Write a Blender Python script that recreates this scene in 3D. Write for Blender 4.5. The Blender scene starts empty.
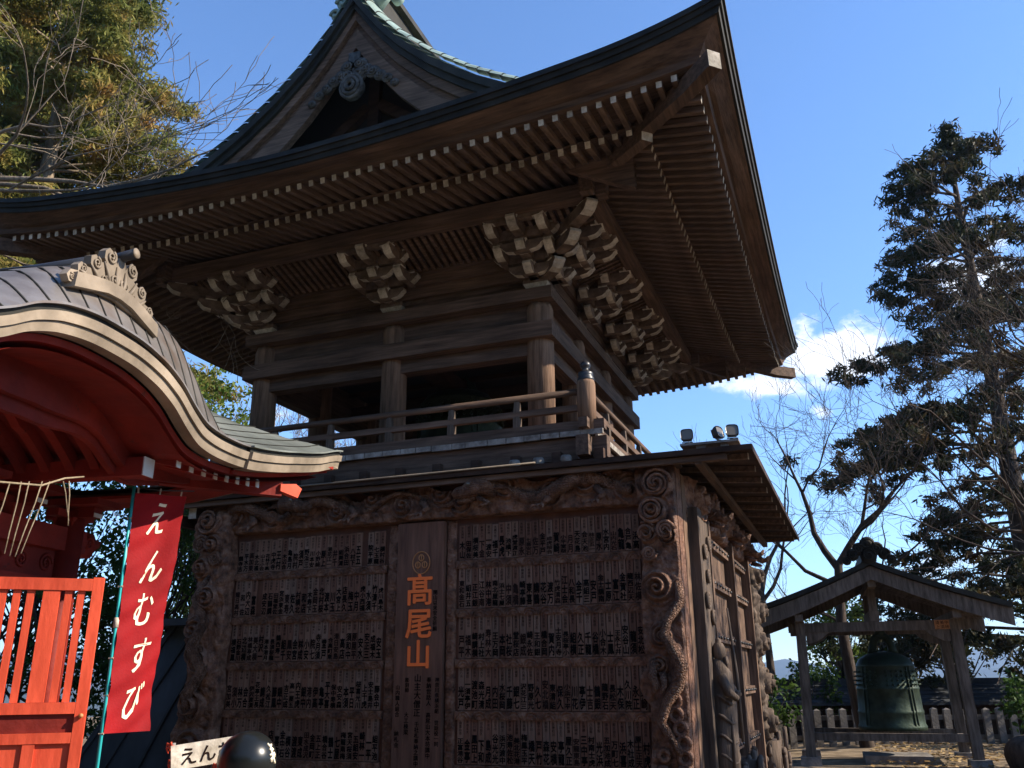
import bpy, math, random
from math import sin, cos, pi, radians, sqrt, atan2, exp
from mathutils import Vector, Matrix, noise
import numpy as np

sc = bpy.context.scene
col = sc.collection
random.seed(7)

# ------------------------------------------------------------------ camera
CP = Vector((3.6266, -10.5296, 1.6))
YAW, PITCH, ROLL, FPX = 0.367109, 0.324521, 0.00786, 871.707
fw = Vector((-sin(YAW)*cos(PITCH), cos(YAW)*cos(PITCH), sin(PITCH)))
rt = Vector((cos(YAW), sin(YAW), 0)); up = rt.cross(fw)
r2 = rt*cos(ROLL) - up*sin(ROLL); u2 = rt*sin(ROLL) + up*cos(ROLL)
cd = bpy.data.cameras.new('camera'); cam = bpy.data.objects.new('camera', cd); col.objects.link(cam)
cam.matrix_world = Matrix(((r2.x, u2.x, -fw.x, CP.x), (r2.y, u2.y, -fw.y, CP.y), (r2.z, u2.z, -fw.z, CP.z), (0, 0, 0, 1)))
cd.sensor_width = 36; cd.lens = FPX/1024*36; cd.clip_end = 20000; cd.clip_start = 0.05
sc.camera = cam

# ------------------------------------------------------------------ sky, sun, exposure
SUN_AZ, SUN_EL = 77.0, 33.0       # azimuth clockwise from +Y
sdir = Vector((sin(radians(SUN_AZ))*cos(radians(SUN_EL)), cos(radians(SUN_AZ))*cos(radians(SUN_EL)), sin(radians(SUN_EL))))
world = bpy.data.worlds.new("World"); sc.world = world; world.use_nodes = True
nt = world.node_tree; N = nt.nodes; L = nt.links; N.clear()
wout = N.new('ShaderNodeOutputWorld'); bg = N.new('ShaderNodeBackground'); bg2 = N.new('ShaderNodeBackground'); mixw = N.new('ShaderNodeMixShader')
sky = N.new('ShaderNodeTexSky'); sky.sky_type = 'NISHITA'; sky.sun_disc = False
sky.sun_elevation = radians(SUN_EL); sky.sun_rotation = radians(SUN_AZ); sky.air_density = 1.1; sky.dust_density = 0.0; sky.ozone_density = 4.0; sky.altitude = 500
bg.inputs['Strength'].default_value = 0.10
tint = N.new('ShaderNodeMix'); tint.data_type = 'RGBA'; tint.blend_type = 'MULTIPLY'; tint.inputs['Factor'].default_value = 1; tint.inputs['B'].default_value = (0.84, 0.98, 1.14, 1)
L.new(sky.outputs[0], tint.inputs['A']); L.new(tint.outputs['Result'], bg.inputs['Color'])
bg2.inputs['Color'].default_value = (0.93, 0.95, 1, 1); bg2.inputs['Strength'].default_value = 0.62
geo = N.new('ShaderNodeTexCoord')
def wmath(op, a, b=None, c=None):
    n = N.new('ShaderNodeMath'); n.operation = op
    for i, x in enumerate((a, b, c)):
        if x is None: continue
        if isinstance(x, (int, float)): n.inputs[i].default_value = x
        else: L.new(x, n.inputs[i])
    return n.outputs[0]
def wdot(v):
    n = N.new('ShaderNodeVectorMath'); n.operation = 'DOT_PRODUCT'; L.new(geo.outputs['Generated'], n.inputs[0]); n.inputs[1].default_value = v
    return n.outputs['Value']
nz = N.new('ShaderNodeTexNoise'); nz.inputs['Scale'].default_value = 17; nz.inputs['Detail'].default_value = 7; nz.inputs['Roughness'].default_value = 0.62
mp = N.new('ShaderNodeMapping'); mp.inputs['Scale'].default_value = (1, 1, 1.6); L.new(geo.outputs['Generated'], mp.inputs[0]); L.new(mp.outputs[0], nz.inputs['Vector'])
def pixdir(u, v):
    a, b = u-512, v-384
    return (fw + r2*(a/FPX) - u2*(b/FPX)).normalized()
tot = None
for (u, v, ru, rv, amp) in ((832, 350, 84, 42, 1.4), (762, 388, 58, 22, 1.2), (856, 360, 56, 30, 1.3), (822, 412, 22, 9, .55), (990, 270, 75, 50, .9), (960, 560, 120, 36, .75), (330, 400, 90, 40, .7), (860, 610, 200, 26, .45)):
    d = pixdir(u, v); e1 = (pixdir(u+20, v)-d).normalized(); e2 = (pixdir(u, v+20)-d).normalized()
    s = 1/FPX*0.93
    x = wmath('DIVIDE', wdot(e1), ru*s); y = wmath('DIVIDE', wmath('SUBTRACT', wdot(e2), d.dot(e2)), rv*s)
    if abs(d.dot(e1)) > 1e-4: x = wmath('DIVIDE', wmath('SUBTRACT', wdot(e1), d.dot(e1)), ru*s)
    r = wmath('ADD', wmath('MULTIPLY', x, x), wmath('MULTIPLY', y, y))
    m = wmath('MULTIPLY', wmath('MAXIMUM', wmath('SUBTRACT', 1.0, wmath('SQRT', r)), 0.0), amp)
    front = wmath('GREATER_THAN', wdot(d), 0.5); m = wmath('MULTIPLY', m, front)
    tot = m if tot is None else wmath('MAXIMUM', tot, m)
dens = wmath('ADD', wmath('MULTIPLY', tot, 1.25), wmath('MULTIPLY', wmath('SUBTRACT', nz.outputs['Fac'], 0.60), 3.2))
dens = wmath('MULTIPLY', wmath('GREATER_THAN', tot, 0.0001), dens)
cr = N.new('ShaderNodeMapRange'); cr.interpolation_type = 'SMOOTHSTEP'; L.new(dens, cr.inputs[0]); cr.inputs[1].default_value = 0.0; cr.inputs[2].default_value = 0.75; cr.inputs[4].default_value = 0.9
L.new(bg.outputs[0], mixw.inputs[1]); L.new(bg2.outputs[0], mixw.inputs[2]); L.new(cr.outputs[0], mixw.inputs[0]); L.new(mixw.outputs[0], wout.inputs[0])
sl = bpy.data.lights.new('sun', 'SUN'); sl.energy = 4.2; sl.angle = radians(0.53); sl.color = (1, 0.9, 0.76)
so = bpy.data.objects.new('sun', sl); col.objects.link(so); so.rotation_euler = sdir.to_track_quat('Z', 'Y').to_euler(); so.location = (20, 8, 15)
sc.view_settings.view_transform = 'Standard'; sc.view_settings.look = 'None'; sc.view_settings.exposure = 1.35; sc.view_settings.gamma = 1.0
sc.view_settings.use_curve_mapping = False
sc.cycles.max_bounces = 5; sc.cycles.volume_bounces = 0

# ------------------------------------------------------------------ materials
def newmat(name):
    m = bpy.data.materials.new(name); m.use_nodes = True
    return m, m.node_tree, m.node_tree.nodes['Principled BSDF']
def ramp(nt, stops):
    n = nt.nodes.new('ShaderNodeValToRGB'); e = n.color_ramp.elements
    while len(e) < len(stops): e.new(0.5)
    for i, (p, c) in enumerate(stops): e[i].position = p; e[i].color = (*c, 1)
    return n
def mat(name, c1, c2, scale=3.0, stretch=(1, 1, 1), rough=0.7, bump=0.3, bscale=None, metal=0.0, c3=None, detail=6, dist=0.02, spec=0.22, coat=0, vary=.16, wear=None, scales=0):
    m, nt, b = newmat(name); N = nt.nodes; L = nt.links
    tc = N.new('ShaderNodeTexCoord'); mp = N.new('ShaderNodeMapping'); mp.inputs['Scale'].default_value = stretch
    L.new(tc.outputs['Object'], mp.inputs[0])
    n1 = N.new('ShaderNodeTexNoise'); n1.inputs['Scale'].default_value = scale; n1.inputs['Detail'].default_value = detail; n1.inputs['Roughness'].default_value = 0.62
    L.new(mp.outputs[0], n1.inputs['Vector'])
    stops = [(0.32, c1), (0.68, c2)] if c3 is None else [(0.3, c1), (0.5, c2), (0.7, c3)]
    r = ramp(nt, stops); L.new(n1.outputs['Fac'], r.inputs[0])
    n2 = N.new('ShaderNodeTexNoise'); n2.inputs['Scale'].default_value = 1.3; n2.inputs['Detail'].default_value = 4; L.new(tc.outputs['Object'], n2.inputs['Vector'])
    r2 = ramp(nt, [(0.3, (0.68, 0.66, 0.64)), (0.7, (1.15, 1.12, 1.1))]); L.new(n2.outputs['Fac'], r2.inputs[0])
    mx = N.new('ShaderNodeMix'); mx.data_type = 'RGBA'; mx.blend_type = 'MULTIPLY'; mx.inputs['Factor'].default_value = 1
    oi = N.new('ShaderNodeObjectInfo'); mr = N.new('ShaderNodeMapRange'); mr.inputs[3].default_value = 1-vary; mr.inputs[4].default_value = 1+vary; L.new(oi.outputs['Random'], mr.inputs[0])
    vm = N.new('ShaderNodeVectorMath'); vm.operation = 'SCALE'; L.new(r2.outputs[0], vm.inputs[0]); L.new(mr.outputs[0], vm.inputs['Scale'])
    L.new(r.outputs[0], mx.inputs['A']); L.new(vm.outputs[0], mx.inputs['B']); fin = mx.outputs['Result']
    if wear:
        wn = N.new('ShaderNodeTexNoise'); wn.inputs['Scale'].default_value = wear[1]; wn.inputs['Detail'].default_value = 8; wn.inputs['Roughness'].default_value = .75; L.new(mp.outputs[0], wn.inputs['Vector'])
        wr = N.new('ShaderNodeMapRange'); wr.inputs[1].default_value = wear[2]; wr.inputs[2].default_value = wear[2]+.06; L.new(wn.outputs['Fac'], wr.inputs[0])
        wm = N.new('ShaderNodeMix'); wm.data_type = 'RGBA'; L.new(wr.outputs[0], wm.inputs['Factor']); L.new(fin, wm.inputs['A']); wm.inputs['B'].default_value = (*wear[0], 1); fin = wm.outputs['Result']
    L.new(fin, b.inputs['Base Color'])
    b.inputs['Roughness'].default_value = rough; b.inputs['Metallic'].default_value = metal; b.inputs['Specular IOR Level'].default_value = spec
    b.inputs['Coat Weight'].default_value = coat
    n3 = N.new('ShaderNodeTexNoise'); n3.inputs['Scale'].default_value = bscale or scale*3; n3.inputs['Detail'].default_value = 5; L.new(mp.outputs[0], n3.inputs['Vector'])
    bp = N.new('ShaderNodeBump'); bp.inputs['Strength'].default_value = bump; bp.inputs['Distance'].default_value = dist
    L.new(n3.outputs['Fac'], bp.inputs['Height']); L.new(bp.outputs[0], b.inputs['Normal'])
    if scales:
        vo = N.new('ShaderNodeTexVoronoi'); vo.feature = 'DISTANCE_TO_EDGE'; vo.inputs['Scale'].default_value = scales; L.new(tc.outputs['Object'], vo.inputs['Vector'])
        vr = N.new('ShaderNodeMapRange'); vr.inputs[2].default_value = .22; L.new(vo.outputs['Distance'], vr.inputs[0])
        b2 = N.new('ShaderNodeBump'); b2.inputs['Strength'].default_value = .9; b2.inputs['Distance'].default_value = .02; L.new(vr.outputs[0], b2.inputs['Height']); L.new(bp.outputs[0], b2.inputs['Normal']); L.new(b2.outputs[0], b.inputs['Normal'])
    return m
def plain(name, c, rough=0.6, metal=0, spec=0.5, coat=0):
    m, nt, b = newmat(name); b.inputs['Base Color'].default_value = (*c, 1); b.inputs['Roughness'].default_value = rough; b.inputs['Metallic'].default_value = metal
    b.inputs['Specular IOR Level'].default_value = spec; b.inputs['Coat Weight'].default_value = coat
    return m
def leafmat(name, stops, transl=0.35):
    m, nt, b = newmat(name); N = nt.nodes; L = nt.links
    tc = N.new('ShaderNodeTexCoord'); n = N.new('ShaderNodeTexNoise'); n.inputs['Scale'].default_value = 0.9; n.inputs['Detail'].default_value = 5; n.inputs['Roughness'].default_value = 0.7
    L.new(tc.outputs['Object'], n.inputs['Vector']); r = ramp(nt, stops); L.new(n.outputs['Fac'], r.inputs[0]); L.new(r.outputs[0], b.inputs['Base Color'])
    b.inputs['Roughness'].default_value = 0.55; b.inputs['Specular IOR Level'].default_value = 0.1
    tr = N.new('ShaderNodeBsdfTranslucent'); L.new(r.outputs[0], tr.inputs['Color']); ms = N.new('ShaderNodeMixShader'); ms.inputs[0].default_value = transl
    L.new(b.outputs[0], ms.inputs[1]); L.new(tr.outputs[0], ms.inputs[2]); L.new(ms.outputs[0], N['Material Output'].inputs[0])
    return m

WX = mat('wood_grain_x', (0.055, 0.034, 0.023), (0.165, 0.104, 0.072), 4, (.35, 5, 5), 0.78, .35, 14)
WY = mat('wood_grain_y', (0.055, 0.034, 0.023), (0.165, 0.104, 0.072), 4, (5, .35, 5), 0.78, .35, 14)
WZ = mat('wood_grain_z', (0.09, 0.052, 0.032), (0.27, 0.165, 0.105), 4, (5, 5, .35), 0.78, .4, 14)
WZD = mat('weathered_door_wood', (0.06, 0.036, 0.024), (0.19, 0.12, 0.08), 4, (5, 5, .35), 0.8, .5, 14)
WPAV = mat('grey_pavilion_wood', (0.065, 0.052, 0.042), (0.20, 0.165, 0.135), 4, (4, 4, .6), 0.85, .45, 14)
WBR = mat('bracket_wood', (0.075, 0.05, 0.036), (0.21, 0.15, 0.112), 7, (1, 1, 1), 0.8, .4, 18)
WDARK = mat('dark_aged_wood', (0.022, 0.012, 0.008), (0.06, 0.033, 0.021), 4, (1, 1, 3), 0.8, .3, 12)
WCARVE = mat('carved_keyaki_wood', (0.035, 0.016, 0.009), (0.165, 0.08, 0.047), 9, (1, 1, 1), 0.62, .9, 24, c3=(0.28, 0.155, 0.095), dist=.04)
WSCALE = mat('scaly_carved_wood', (0.045, 0.021, 0.012), (0.18, 0.09, 0.053), 9, (1, 1, 1), 0.6, .6, 24, c3=(0.30, 0.17, 0.105), dist=.03, scales=34)
WRX = mat('rafter_wood_x', (0.075, 0.048, 0.034), (0.185, 0.125, 0.09), 4, (.35, 5, 5), 0.8, .35, 14)
WRY = mat('rafter_wood_y', (0.075, 0.048, 0.034), (0.185, 0.125, 0.09), 4, (5, .35, 5), 0.8, .35, 14)
WPANEL = mat('red_brown_panel_wood', (0.07, 0.028, 0.015), (0.14, 0.058, 0.032), 3, (1, 1, 1), 0.6, .25, 18)
WPLANK = mat('plaque_wood', (0.12, 0.066, 0.042), (0.225, 0.128, 0.084), 3, (6, 6, .6), 0.75, .25, 14)
WPLANK2 = mat('darker_plaque_wood', (0.09, 0.042, 0.026), (0.18, 0.088, 0.055), 3, (6, 6, .6), 0.75, .25, 14)
WPLANK3 = mat('greyed_plaque_wood', (0.12, 0.074, 0.052), (0.23, 0.145, 0.10), 3, (6, 6, .6), 0.8, .3, 14)
WPALE = mat('pale_weathered_end_grain', (0.28, 0.24, 0.18), (0.60, 0.54, 0.45), 14, (1, 1, 1), 0.8, .3, 25, vary=.32)
WPALE2 = mat('worn_whitewash_on_brackets', (0.26, 0.22, 0.175), (0.60, 0.54, 0.45), 9, (1, 1, 1), 0.85, .4, 25)
WSILVER = mat('silver_weathered_wood', (0.12, 0.105, 0.09), (0.38, 0.35, 0.31), 8, (1, 1, 1), 0.85, .5, 20)
WGREY2 = mat('grey_carved_wood', (0.03, 0.027, 0.024), (0.17, 0.155, 0.14), 9, (1, 1, 1), 0.85, .8, 22)
WGREY = mat('grey_weathered_wood', (0.05, 0.036, 0.026), (0.16, 0.115, 0.085), 4, (5, 5, .4), 0.8, .4, 14)
COPPER = mat('green_copper_roof', (0.13, 0.19, 0.165), (0.27, 0.36, 0.31), 2.5, (1, 1, 1), 0.55, .2, 12, c3=(0.2, .27, .24), spec=.5)
EDGE = mat('dark_roof_edge', (0.010, 0.010, 0.008), (0.034, 0.032, 0.026), 3, (1, 1, 1), 0.7, .3, 10)
COPBR = mat('brown_copper_sheet', (0.13, 0.11, 0.10), (0.26, 0.24, 0.225), 1.8, (1, 1, 1), 0.40, .15, 6, metal=.5, c3=(0.17, 0.115, 0.08))
COPGR = mat('grey_green_copper_tile', (0.10, 0.112, 0.10), (0.20, 0.215, 0.195), 2, (1, 1, 1), 0.5, .15, 9, metal=.2)
CREAM = mat('cream_patinated_copper', (0.15, 0.12, 0.086), (0.31, 0.25, 0.185), 3, (1, 1, 1), 0.6, .2, 12)
SLATE = mat('blue_grey_sheet', (0.022, 0.026, 0.030), (0.055, 0.062, 0.070), 2.5, (1, 1, .4), 0.6, .2, 10)
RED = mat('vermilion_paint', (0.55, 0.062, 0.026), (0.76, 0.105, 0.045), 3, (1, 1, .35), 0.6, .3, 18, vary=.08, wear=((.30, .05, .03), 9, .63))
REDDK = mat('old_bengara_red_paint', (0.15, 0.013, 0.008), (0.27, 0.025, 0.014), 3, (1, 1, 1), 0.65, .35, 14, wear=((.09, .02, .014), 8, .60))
CLOTH = mat('crimson_cloth', (0.22, 0.003, 0.005), (0.28, 0.005, 0.007), 2, (1, 1, 1), 0.8, .15, 60)
WHITE = plain('white_paint', (0.55, 0.52, 0.47), 0.7)
CREAMINK = plain('cream_lettering', (0.85, 0.72, 0.5), 0.8)
INK = plain('black_ink', (0.004, 0.004, 0.004), 1.0, spec=0.05)
INKSOFT = plain('faded_ink', (0.018, 0.010, 0.008), 1.0, spec=0.05)
ORANGE = plain('orange_lettering', (1.0, 0.20, 0.045), 0.7, spec=.2)
GOLDOLD = plain('dull_gilt', (0.42, 0.17, 0.05), 0.5)
BLACK = plain('black_metal', (0.02, 0.02, 0.022), 0.4)
BRONZE = mat('green_bronze', (0.016, 0.026, 0.017), (0.05, 0.075, 0.05), 5, (1, 1, 1), 0.5, .25, 20, metal=.4)
VOID = plain('near_black_wood', (0.012, 0.010, 0.009), 0.9)  # near-black base for ceiling, gable wall and back transom
ROPE = mat('straw_rope', (0.17, 0.13, 0.08), (0.3, 0.24, 0.16), 20, rough=.9)
CYAN = plain('turquoise_pole_plastic', (0.03, 0.42, 0.42), 0.35)
GLASSY = plain('lamp_glass', (0.14, 0.12, 0.09), 0.2)
LACQ = plain('black_lacquer', (0.010, 0.011, 0.010), 0.28, spec=.35)
STONE = mat('weathered_stone', (0.11, 0.10, 0.092), (0.26, 0.24, 0.215), 6, rough=.9, bump=.5, bscale=25)
BARKD = mat('dark_bark', (0.035, 0.026, 0.02), (0.10, 0.075, 0.058), 5, (3, 3, .5), 0.9, .6, 12)
BARKL = mat('pale_bark', (0.13, 0.10, 0.075), (0.30, 0.24, 0.17), 5, (3, 3, .5), 0.9, .5, 12)
LEAFGOLD = leafmat('golden_green_conifer', [(0.28, (0.05, 0.075, 0.02)), (0.42, (0.15, 0.165, 0.04)), (0.54, (0.24, 0.20, 0.05)), (0.70, (0.36, 0.19, 0.065))])
LEAFDARK = leafmat('dark_cedar_needles', [(0.3, (0.014, 0.019, 0.008)), (0.50, (0.030, 0.034, 0.013)), (0.66, (0.085, 0.050, 0.022))], .25)
LEAFBROAD = leafmat('broadleaf_evergreen', [(0.3, (0.018, 0.045, 0.010)), (0.55, (0.055, 0.10, 0.02)), (0.75, (0.13, 0.15, 0.03))], .3)
LEAFYEL = leafmat('yellow_green_leaf', [(0.3, (0.05, 0.09, 0.014)), (0.5, (0.12, 0.17, 0.03)), (0.7, (0.22, 0.20, 0.04))], .35)  # yellower, lighter leaf green than the broadleaf evergreen
SOIL = mat('soil_and_leaf_litter', (0.10, 0.07, 0.04), (0.26, 0.20, 0.13), 3, rough=.95, bump=.5, bscale=20)
FOREST = mat('forest_slope', (0.03, 0.045, 0.025), (0.07, 0.075, 0.05), .02, rough=.95, bump=.6, bscale=.1)
GRAVEL = mat('grey_gravel_paving', (0.10, 0.088, 0.072), (0.2, 0.175, 0.15), 8, rough=.95, bump=.4, bscale=60)
LITTER = leafmat('fallen_leaves', [(0.3, (0.18, 0.10, 0.04)), (0.7, (0.45, 0.32, 0.14))], .1)

# ------------------------------------------------------------------ object plumbing
W = {}
def tag(o, label=None, cat=None, group=None, kind=None):
    if label: o['label'] = label
    if cat: o['category'] = cat
    if group: o['group'] = group
    if kind: o['kind'] = kind
    return o
def thing(name, label, cat, loc, rotz=0, group=None):
    o = bpy.data.objects.new(name, None); col.objects.link(o); o.empty_display_size = .2
    o.location = loc; o.rotation_euler = (0, 0, rotz); W[o.name] = Matrix.Translation(Vector(loc)) @ Matrix.Rotation(rotz, 4, 'Z')
    return tag(o, label, cat, group)
def adopt(o, M, parent):
    col.objects.link(o); W[o.name] = M
    if parent:
        o.parent = parent; o.matrix_parent_inverse = W[parent.name].inverted()
    o.matrix_basis = M
class MB:
    def __init__(s, M=None): s.v = []; s.f = []; s.m = []; s.M = M or Matrix(); s.mats = []; s.cur = 0; s.sm = []; s.smooth = False
    def mat(s, m):
        if m not in s.mats: s.mats.append(m)
        s.cur = s.mats.index(m); return s
    def add(s, vs, fs, ms=None):
        b = len(s.v); s.v += [s.M @ Vector(p) for p in vs]
        for i, f in enumerate(fs): s.f.append([b+k for k in f]); s.m.append(s.cur if ms is None else ms[i]); s.sm.append(s.smooth)
    def box(s, c, d, M=None, taper=1.0):
        x, y, z = d[0]/2, d[1]/2, d[2]/2
        vs = [Vector((sx*x*(taper if sz < 0 else 1), sy*y*(taper if sz < 0 else 1), sz*z)) for sz in (-1, 1) for sx, sy in ((-1, -1), (1, -1), (1, 1), (-1, 1))]
        if M: vs = [M @ q for q in vs]
        s.add([q+Vector(c) for q in vs], [(3, 2, 1, 0), (4, 5, 6, 7), (0, 1, 5, 4), (1, 2, 6, 5), (2, 3, 7, 6), (3, 0, 4, 7)])
    def bp(s, a, b, taper=1.0):
        s.box([(a[i]+b[i])/2 for i in range(3)], [abs(b[i]-a[i]) for i in range(3)], None, taper)
    def beam(s, a, b, w, h, upv=(0, 0, 1)):
        a = Vector(a); b = Vector(b); d = (b-a).normalized(); x = d.cross(Vector(upv)).normalized(); z = x.cross(d)
        vs = [p+x*(sx*w/2)+z*(sz*h/2) for p in (a, b) for sx, sz in ((-1, -1), (1, -1), (1, 1), (-1, 1))]
        s.add(vs, [(0, 1, 2, 3), (7, 6, 5, 4), (0, 4, 5, 1), (1, 5, 6, 2), (2, 6, 7, 3), (3, 7, 4, 0)])
    def tube(s, P, R, n=6, cap=True):
        P = [Vector(p) for p in P]; rings = []; vs = []; fs = []
        prev = None
        for i, p in enumerate(P):
            d = (P[min(i+1, len(P)-1)]-P[max(i-1, 0)]).normalized()
            if prev is None: prev = Vector((0, 0, 1)) if abs(d.z) < .9 else Vector((1, 0, 0))
            x = d.cross(prev).normalized(); y = x.cross(d).normalized(); prev = y
            r = R[i] if isinstance(R, (list, tuple)) else R
            vs += [p+x*(r*cos(2*pi*k/n))+y*(r*sin(2*pi*k/n)) for k in range(n)]
        for i in range(len(P)-1):
            for k in range(n): fs.append((i*n+k, i*n+(k+1) % n, (i+1)*n+(k+1) % n, (i+1)*n+k))
        if cap: fs.append(tuple(range(n))[::-1]); fs.append(tuple((len(P)-1)*n+k for k in range(n)))
        s.add(vs, fs)
    def lathe(s, prof, c=(0, 0, 0), n=24):
        vs = []; fs = []
        for r, z in prof: vs += [Vector(c)+Vector((r*cos(2*pi*k/n), r*sin(2*pi*k/n), z)) for k in range(n)]
        for i in range(len(prof)-1):
            for k in range(n): fs.append((i*n+k, i*n+(k+1) % n, (i+1)*n+(k+1) % n, (i+1)*n+k))
        if prof[0][0] > 1e-3: fs.append(tuple(range(n))[::-1])
        if prof[-1][0] > 1e-3: fs.append(tuple((len(prof)-1)*n+k for k in range(n)))
        s.add(vs, fs)
    def extr(s, poly, o, ax, ay, az, t, ms=None):
        """polygon (a,b) in plane ax, ay at origin o, thickness t along az"""
        o = Vector(o); ax = Vector(ax); ay = Vector(ay); az = Vector(az); n = len(poly)
        vs = [o+ax*p[0]+ay*p[1]+az*k for k in (0, t) for p in poly]
        fs = [tuple(range(n))[::-1], tuple(n+k for k in range(n))]+[(k, (k+1) % n, n+(k+1) % n, n+k) for k in range(n)]
        mm = None if ms is None else [s.cur, s.cur]+[ms.get(k, s.cur) for k in range(n)]
        s.add(vs, fs, mm)
    def grid(s, fn, nu, nv, flip=False):
        vs = [fn(i/nu, j/nv) for j in range(nv+1) for i in range(nu+1)]
        fs = []
        for j in range(nv):
            for i in range(nu):
                q = (j*(nu+1)+i, j*(nu+1)+i+1, (j+1)*(nu+1)+i+1, (j+1)*(nu+1)+i); fs.append(q[::-1] if flip else q)
        s.add(vs, fs)
    def build(s, name, parent=None, origin=None, smooth=None):
        if origin is None:
            lo = [min(q[i] for q in s.v) for i in range(3)]; hi = [max(q[i] for q in s.v) for i in range(3)]
            origin = Vector(((lo[0]+hi[0])/2, (lo[1]+hi[1])/2, lo[2]))
        origin = Vector(origin)
        me = bpy.data.meshes.new(name); me.from_pydata([q-origin for q in s.v], [], s.f)
        for m in s.mats: me.materials.append(m)
        me.polygons.foreach_set('material_index', s.m)
        me.polygons.foreach_set('use_smooth', [bool(smooth) or x for x in s.sm] if smooth is not False else [False]*len(s.f))
        me.validate(); me.update()
        o = bpy.data.objects.new(name, me); adopt(o, Matrix.Translation(origin), parent)
        return o
def rawmesh(name, V, F4, m, origin=(0, 0, 0), parent=None):
    """numpy quads"""
    V = np.asarray(V, dtype=np.float32)-np.array(origin, dtype=np.float32); F4 = np.asarray(F4, dtype=np.int32)
    me = bpy.data.meshes.new(name); me.vertices.add(len(V)); me.vertices.foreach_set('co', V.ravel())
    me.loops.add(F4.size); me.loops.foreach_set('vertex_index', F4.ravel()); me.polygons.add(len(F4))
    me.polygons.foreach_set('loop_start', np.arange(len(F4))*4); me.polygons.foreach_set('loop_total', np.full(len(F4), 4))
    me.update(); me.validate(); me.materials.append(m)
    o = bpy.data.objects.new(name, me); adopt(o, Matrix.Translation(Vector(origin)), parent); return o
def copy_tree(o, M, parent=None):
    """copy of thing/part with children, moved so that its world matrix is M"""
    c = o.copy(); col.objects.link(c); W[c.name] = M
    if parent:
        c.parent = parent; c.matrix_parent_inverse = W[parent.name].inverted(); c.matrix_basis = M
    else:
        c.matrix_basis = M
    rel = M @ W[o.name].inverted()
    for ch in list(o.children): copy_tree(ch, rel @ W[ch.name], c)
    return c

_gc = {}
def glyph(ch):
    if ch not in _gc:
        c = bpy.data.curves.new('t', 'FONT'); c.body = ch; c.resolution_u = 2
        o = bpy.data.objects.new('t', c); col.objects.link(o); dg = bpy.context.evaluated_depsgraph_get()
        m = bpy.data.meshes.new_from_object(o.evaluated_get(dg))
        vs = [(v.co.x, v.co.y) for v in m.vertices]; fs = [list(p.vertices) for p in m.polygons]
        ed = {}
        for f in fs:
            for i in range(len(f)):
                a, b = f[i], f[(i+1) % len(f)]; ed[(a, b)] = 1
        bd = [(a, b) for (a, b) in ed if (b, a) not in ed]
        bpy.data.objects.remove(o); bpy.data.curves.remove(c); bpy.data.meshes.remove(m)
        _gc[ch] = (vs, fs, bd)
    return _gc[ch]
def put_glyph(mb, ch, c, ax, ay, w, h, n, t=0.003, bold=0.0, warp=None):
    """glyph centred at c, axes ax (right) ay (up), normal n; solid, thickness t"""
    vs, fs, bd = glyph(ch); c = Vector(c); ax = Vector(ax); ay = Vector(ay); n = Vector(n)
    if not vs: return
    cx = .5; cy = .38
    offs = [(0, 0)] if not bold else [(-bold, 0), (bold, 0), (0, bold), (0, -bold)]
    for k, (dx, dy) in enumerate(offs):
        P = []
        for x, y in vs:
            a = (x-cx+dx); b = (y-cy+dy)
            if warp: a, b = warp(a, b)
            P.append(c+ax*(a*w)+ay*(b*h)+n*(t+k*0.0004))
        m = len(P)
        base = [q-n*(t+.001) for q in P]
        mb.add(P+base, fs+[(a, a+m, b+m, b) for a, b in bd])

# ------------------------------------------------------------------ terrain, ground, haze
def ground_z(x, y):
    r = sqrt(x*x+y*y)
    z = 0.12*max(0, min(1, (y-5)/3))*max(0, min(1, (x-1.5)/2))
    if r > 45: z -= 260*(1-exp(-(r-45)/420.))
    return z
mb = MB().mat(GRAVEL)
mb.mat(SOIL); mb.smooth = True
rings = [0, 6, 12, 18, 24, 30, 38, 46, 60, 90, 140, 220, 340, 520, 800]+[1100+170*i for i in range(22)]
na = 160
vs = []
for r in rings:
    for k in range(na):
        a = 2*pi*k/na; x, y = r*cos(a), r*sin(a); z = ground_z(x, y)
        if r > 1000:
            w = min(1, (r-1000)/900); nn = noise.fractal(Vector((x/620, y/620, 3.1)), 0.9, 2.1, 5)
            z += w*(190+115*nn+95*min(1, max(0, (r-2600)/700)))*1.0
            if r > 3300: z = z+ 35*noise.noise(Vector((x/300, y/300, 9)))
        vs.append((x, y, z))
fs = [(i*na+k, (i+1)*na+k, (i+1)*na+(k+1) % na, i*na+(k+1) % na) for i in range(len(rings)-1) for k in range(na)]
split = 7
mb.add(vs[:(split+1)*na], fs[:split*na]); g = mb.build('ground', origin=(0, 0, 0)); tag(g, kind='structure')
mb = MB().mat(FOREST); mb.smooth = True
mb.add(vs[split*na:], [tuple(q-split*na for q in f) for f in fs[split*na:]]); g = mb.build('mountains', origin=(0, 0, 0)); tag(g, kind='structure')
mb = MB().mat(GRAVEL); mb.add([(-14, -16, .004), (9, -16, .004), (9, -1.5, .004), (-14, -1.5, .004)], [(0, 1, 2, 3)]); tag(mb.build('paved_court'), kind='structure')
hz, hn, hb = newmat('haze_air'); hn.nodes.remove(hb)
pv = hn.nodes.new('ShaderNodeVolumePrincipled'); pv.inputs['Density'].default_value = 0.00016; pv.inputs['Color'].default_value = (0.46, 0.66, 1.0, 1); pv.inputs['Anisotropy'].default_value = 0.25
hn.links.new(pv.outputs[0], hn.nodes['Material Output'].inputs['Volume'])
mb = MB().mat(hz); mb.bp((-5200, -5200, -420), (5200, 5200, 320)); tag(mb.build('haze'), kind='stuff')

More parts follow.
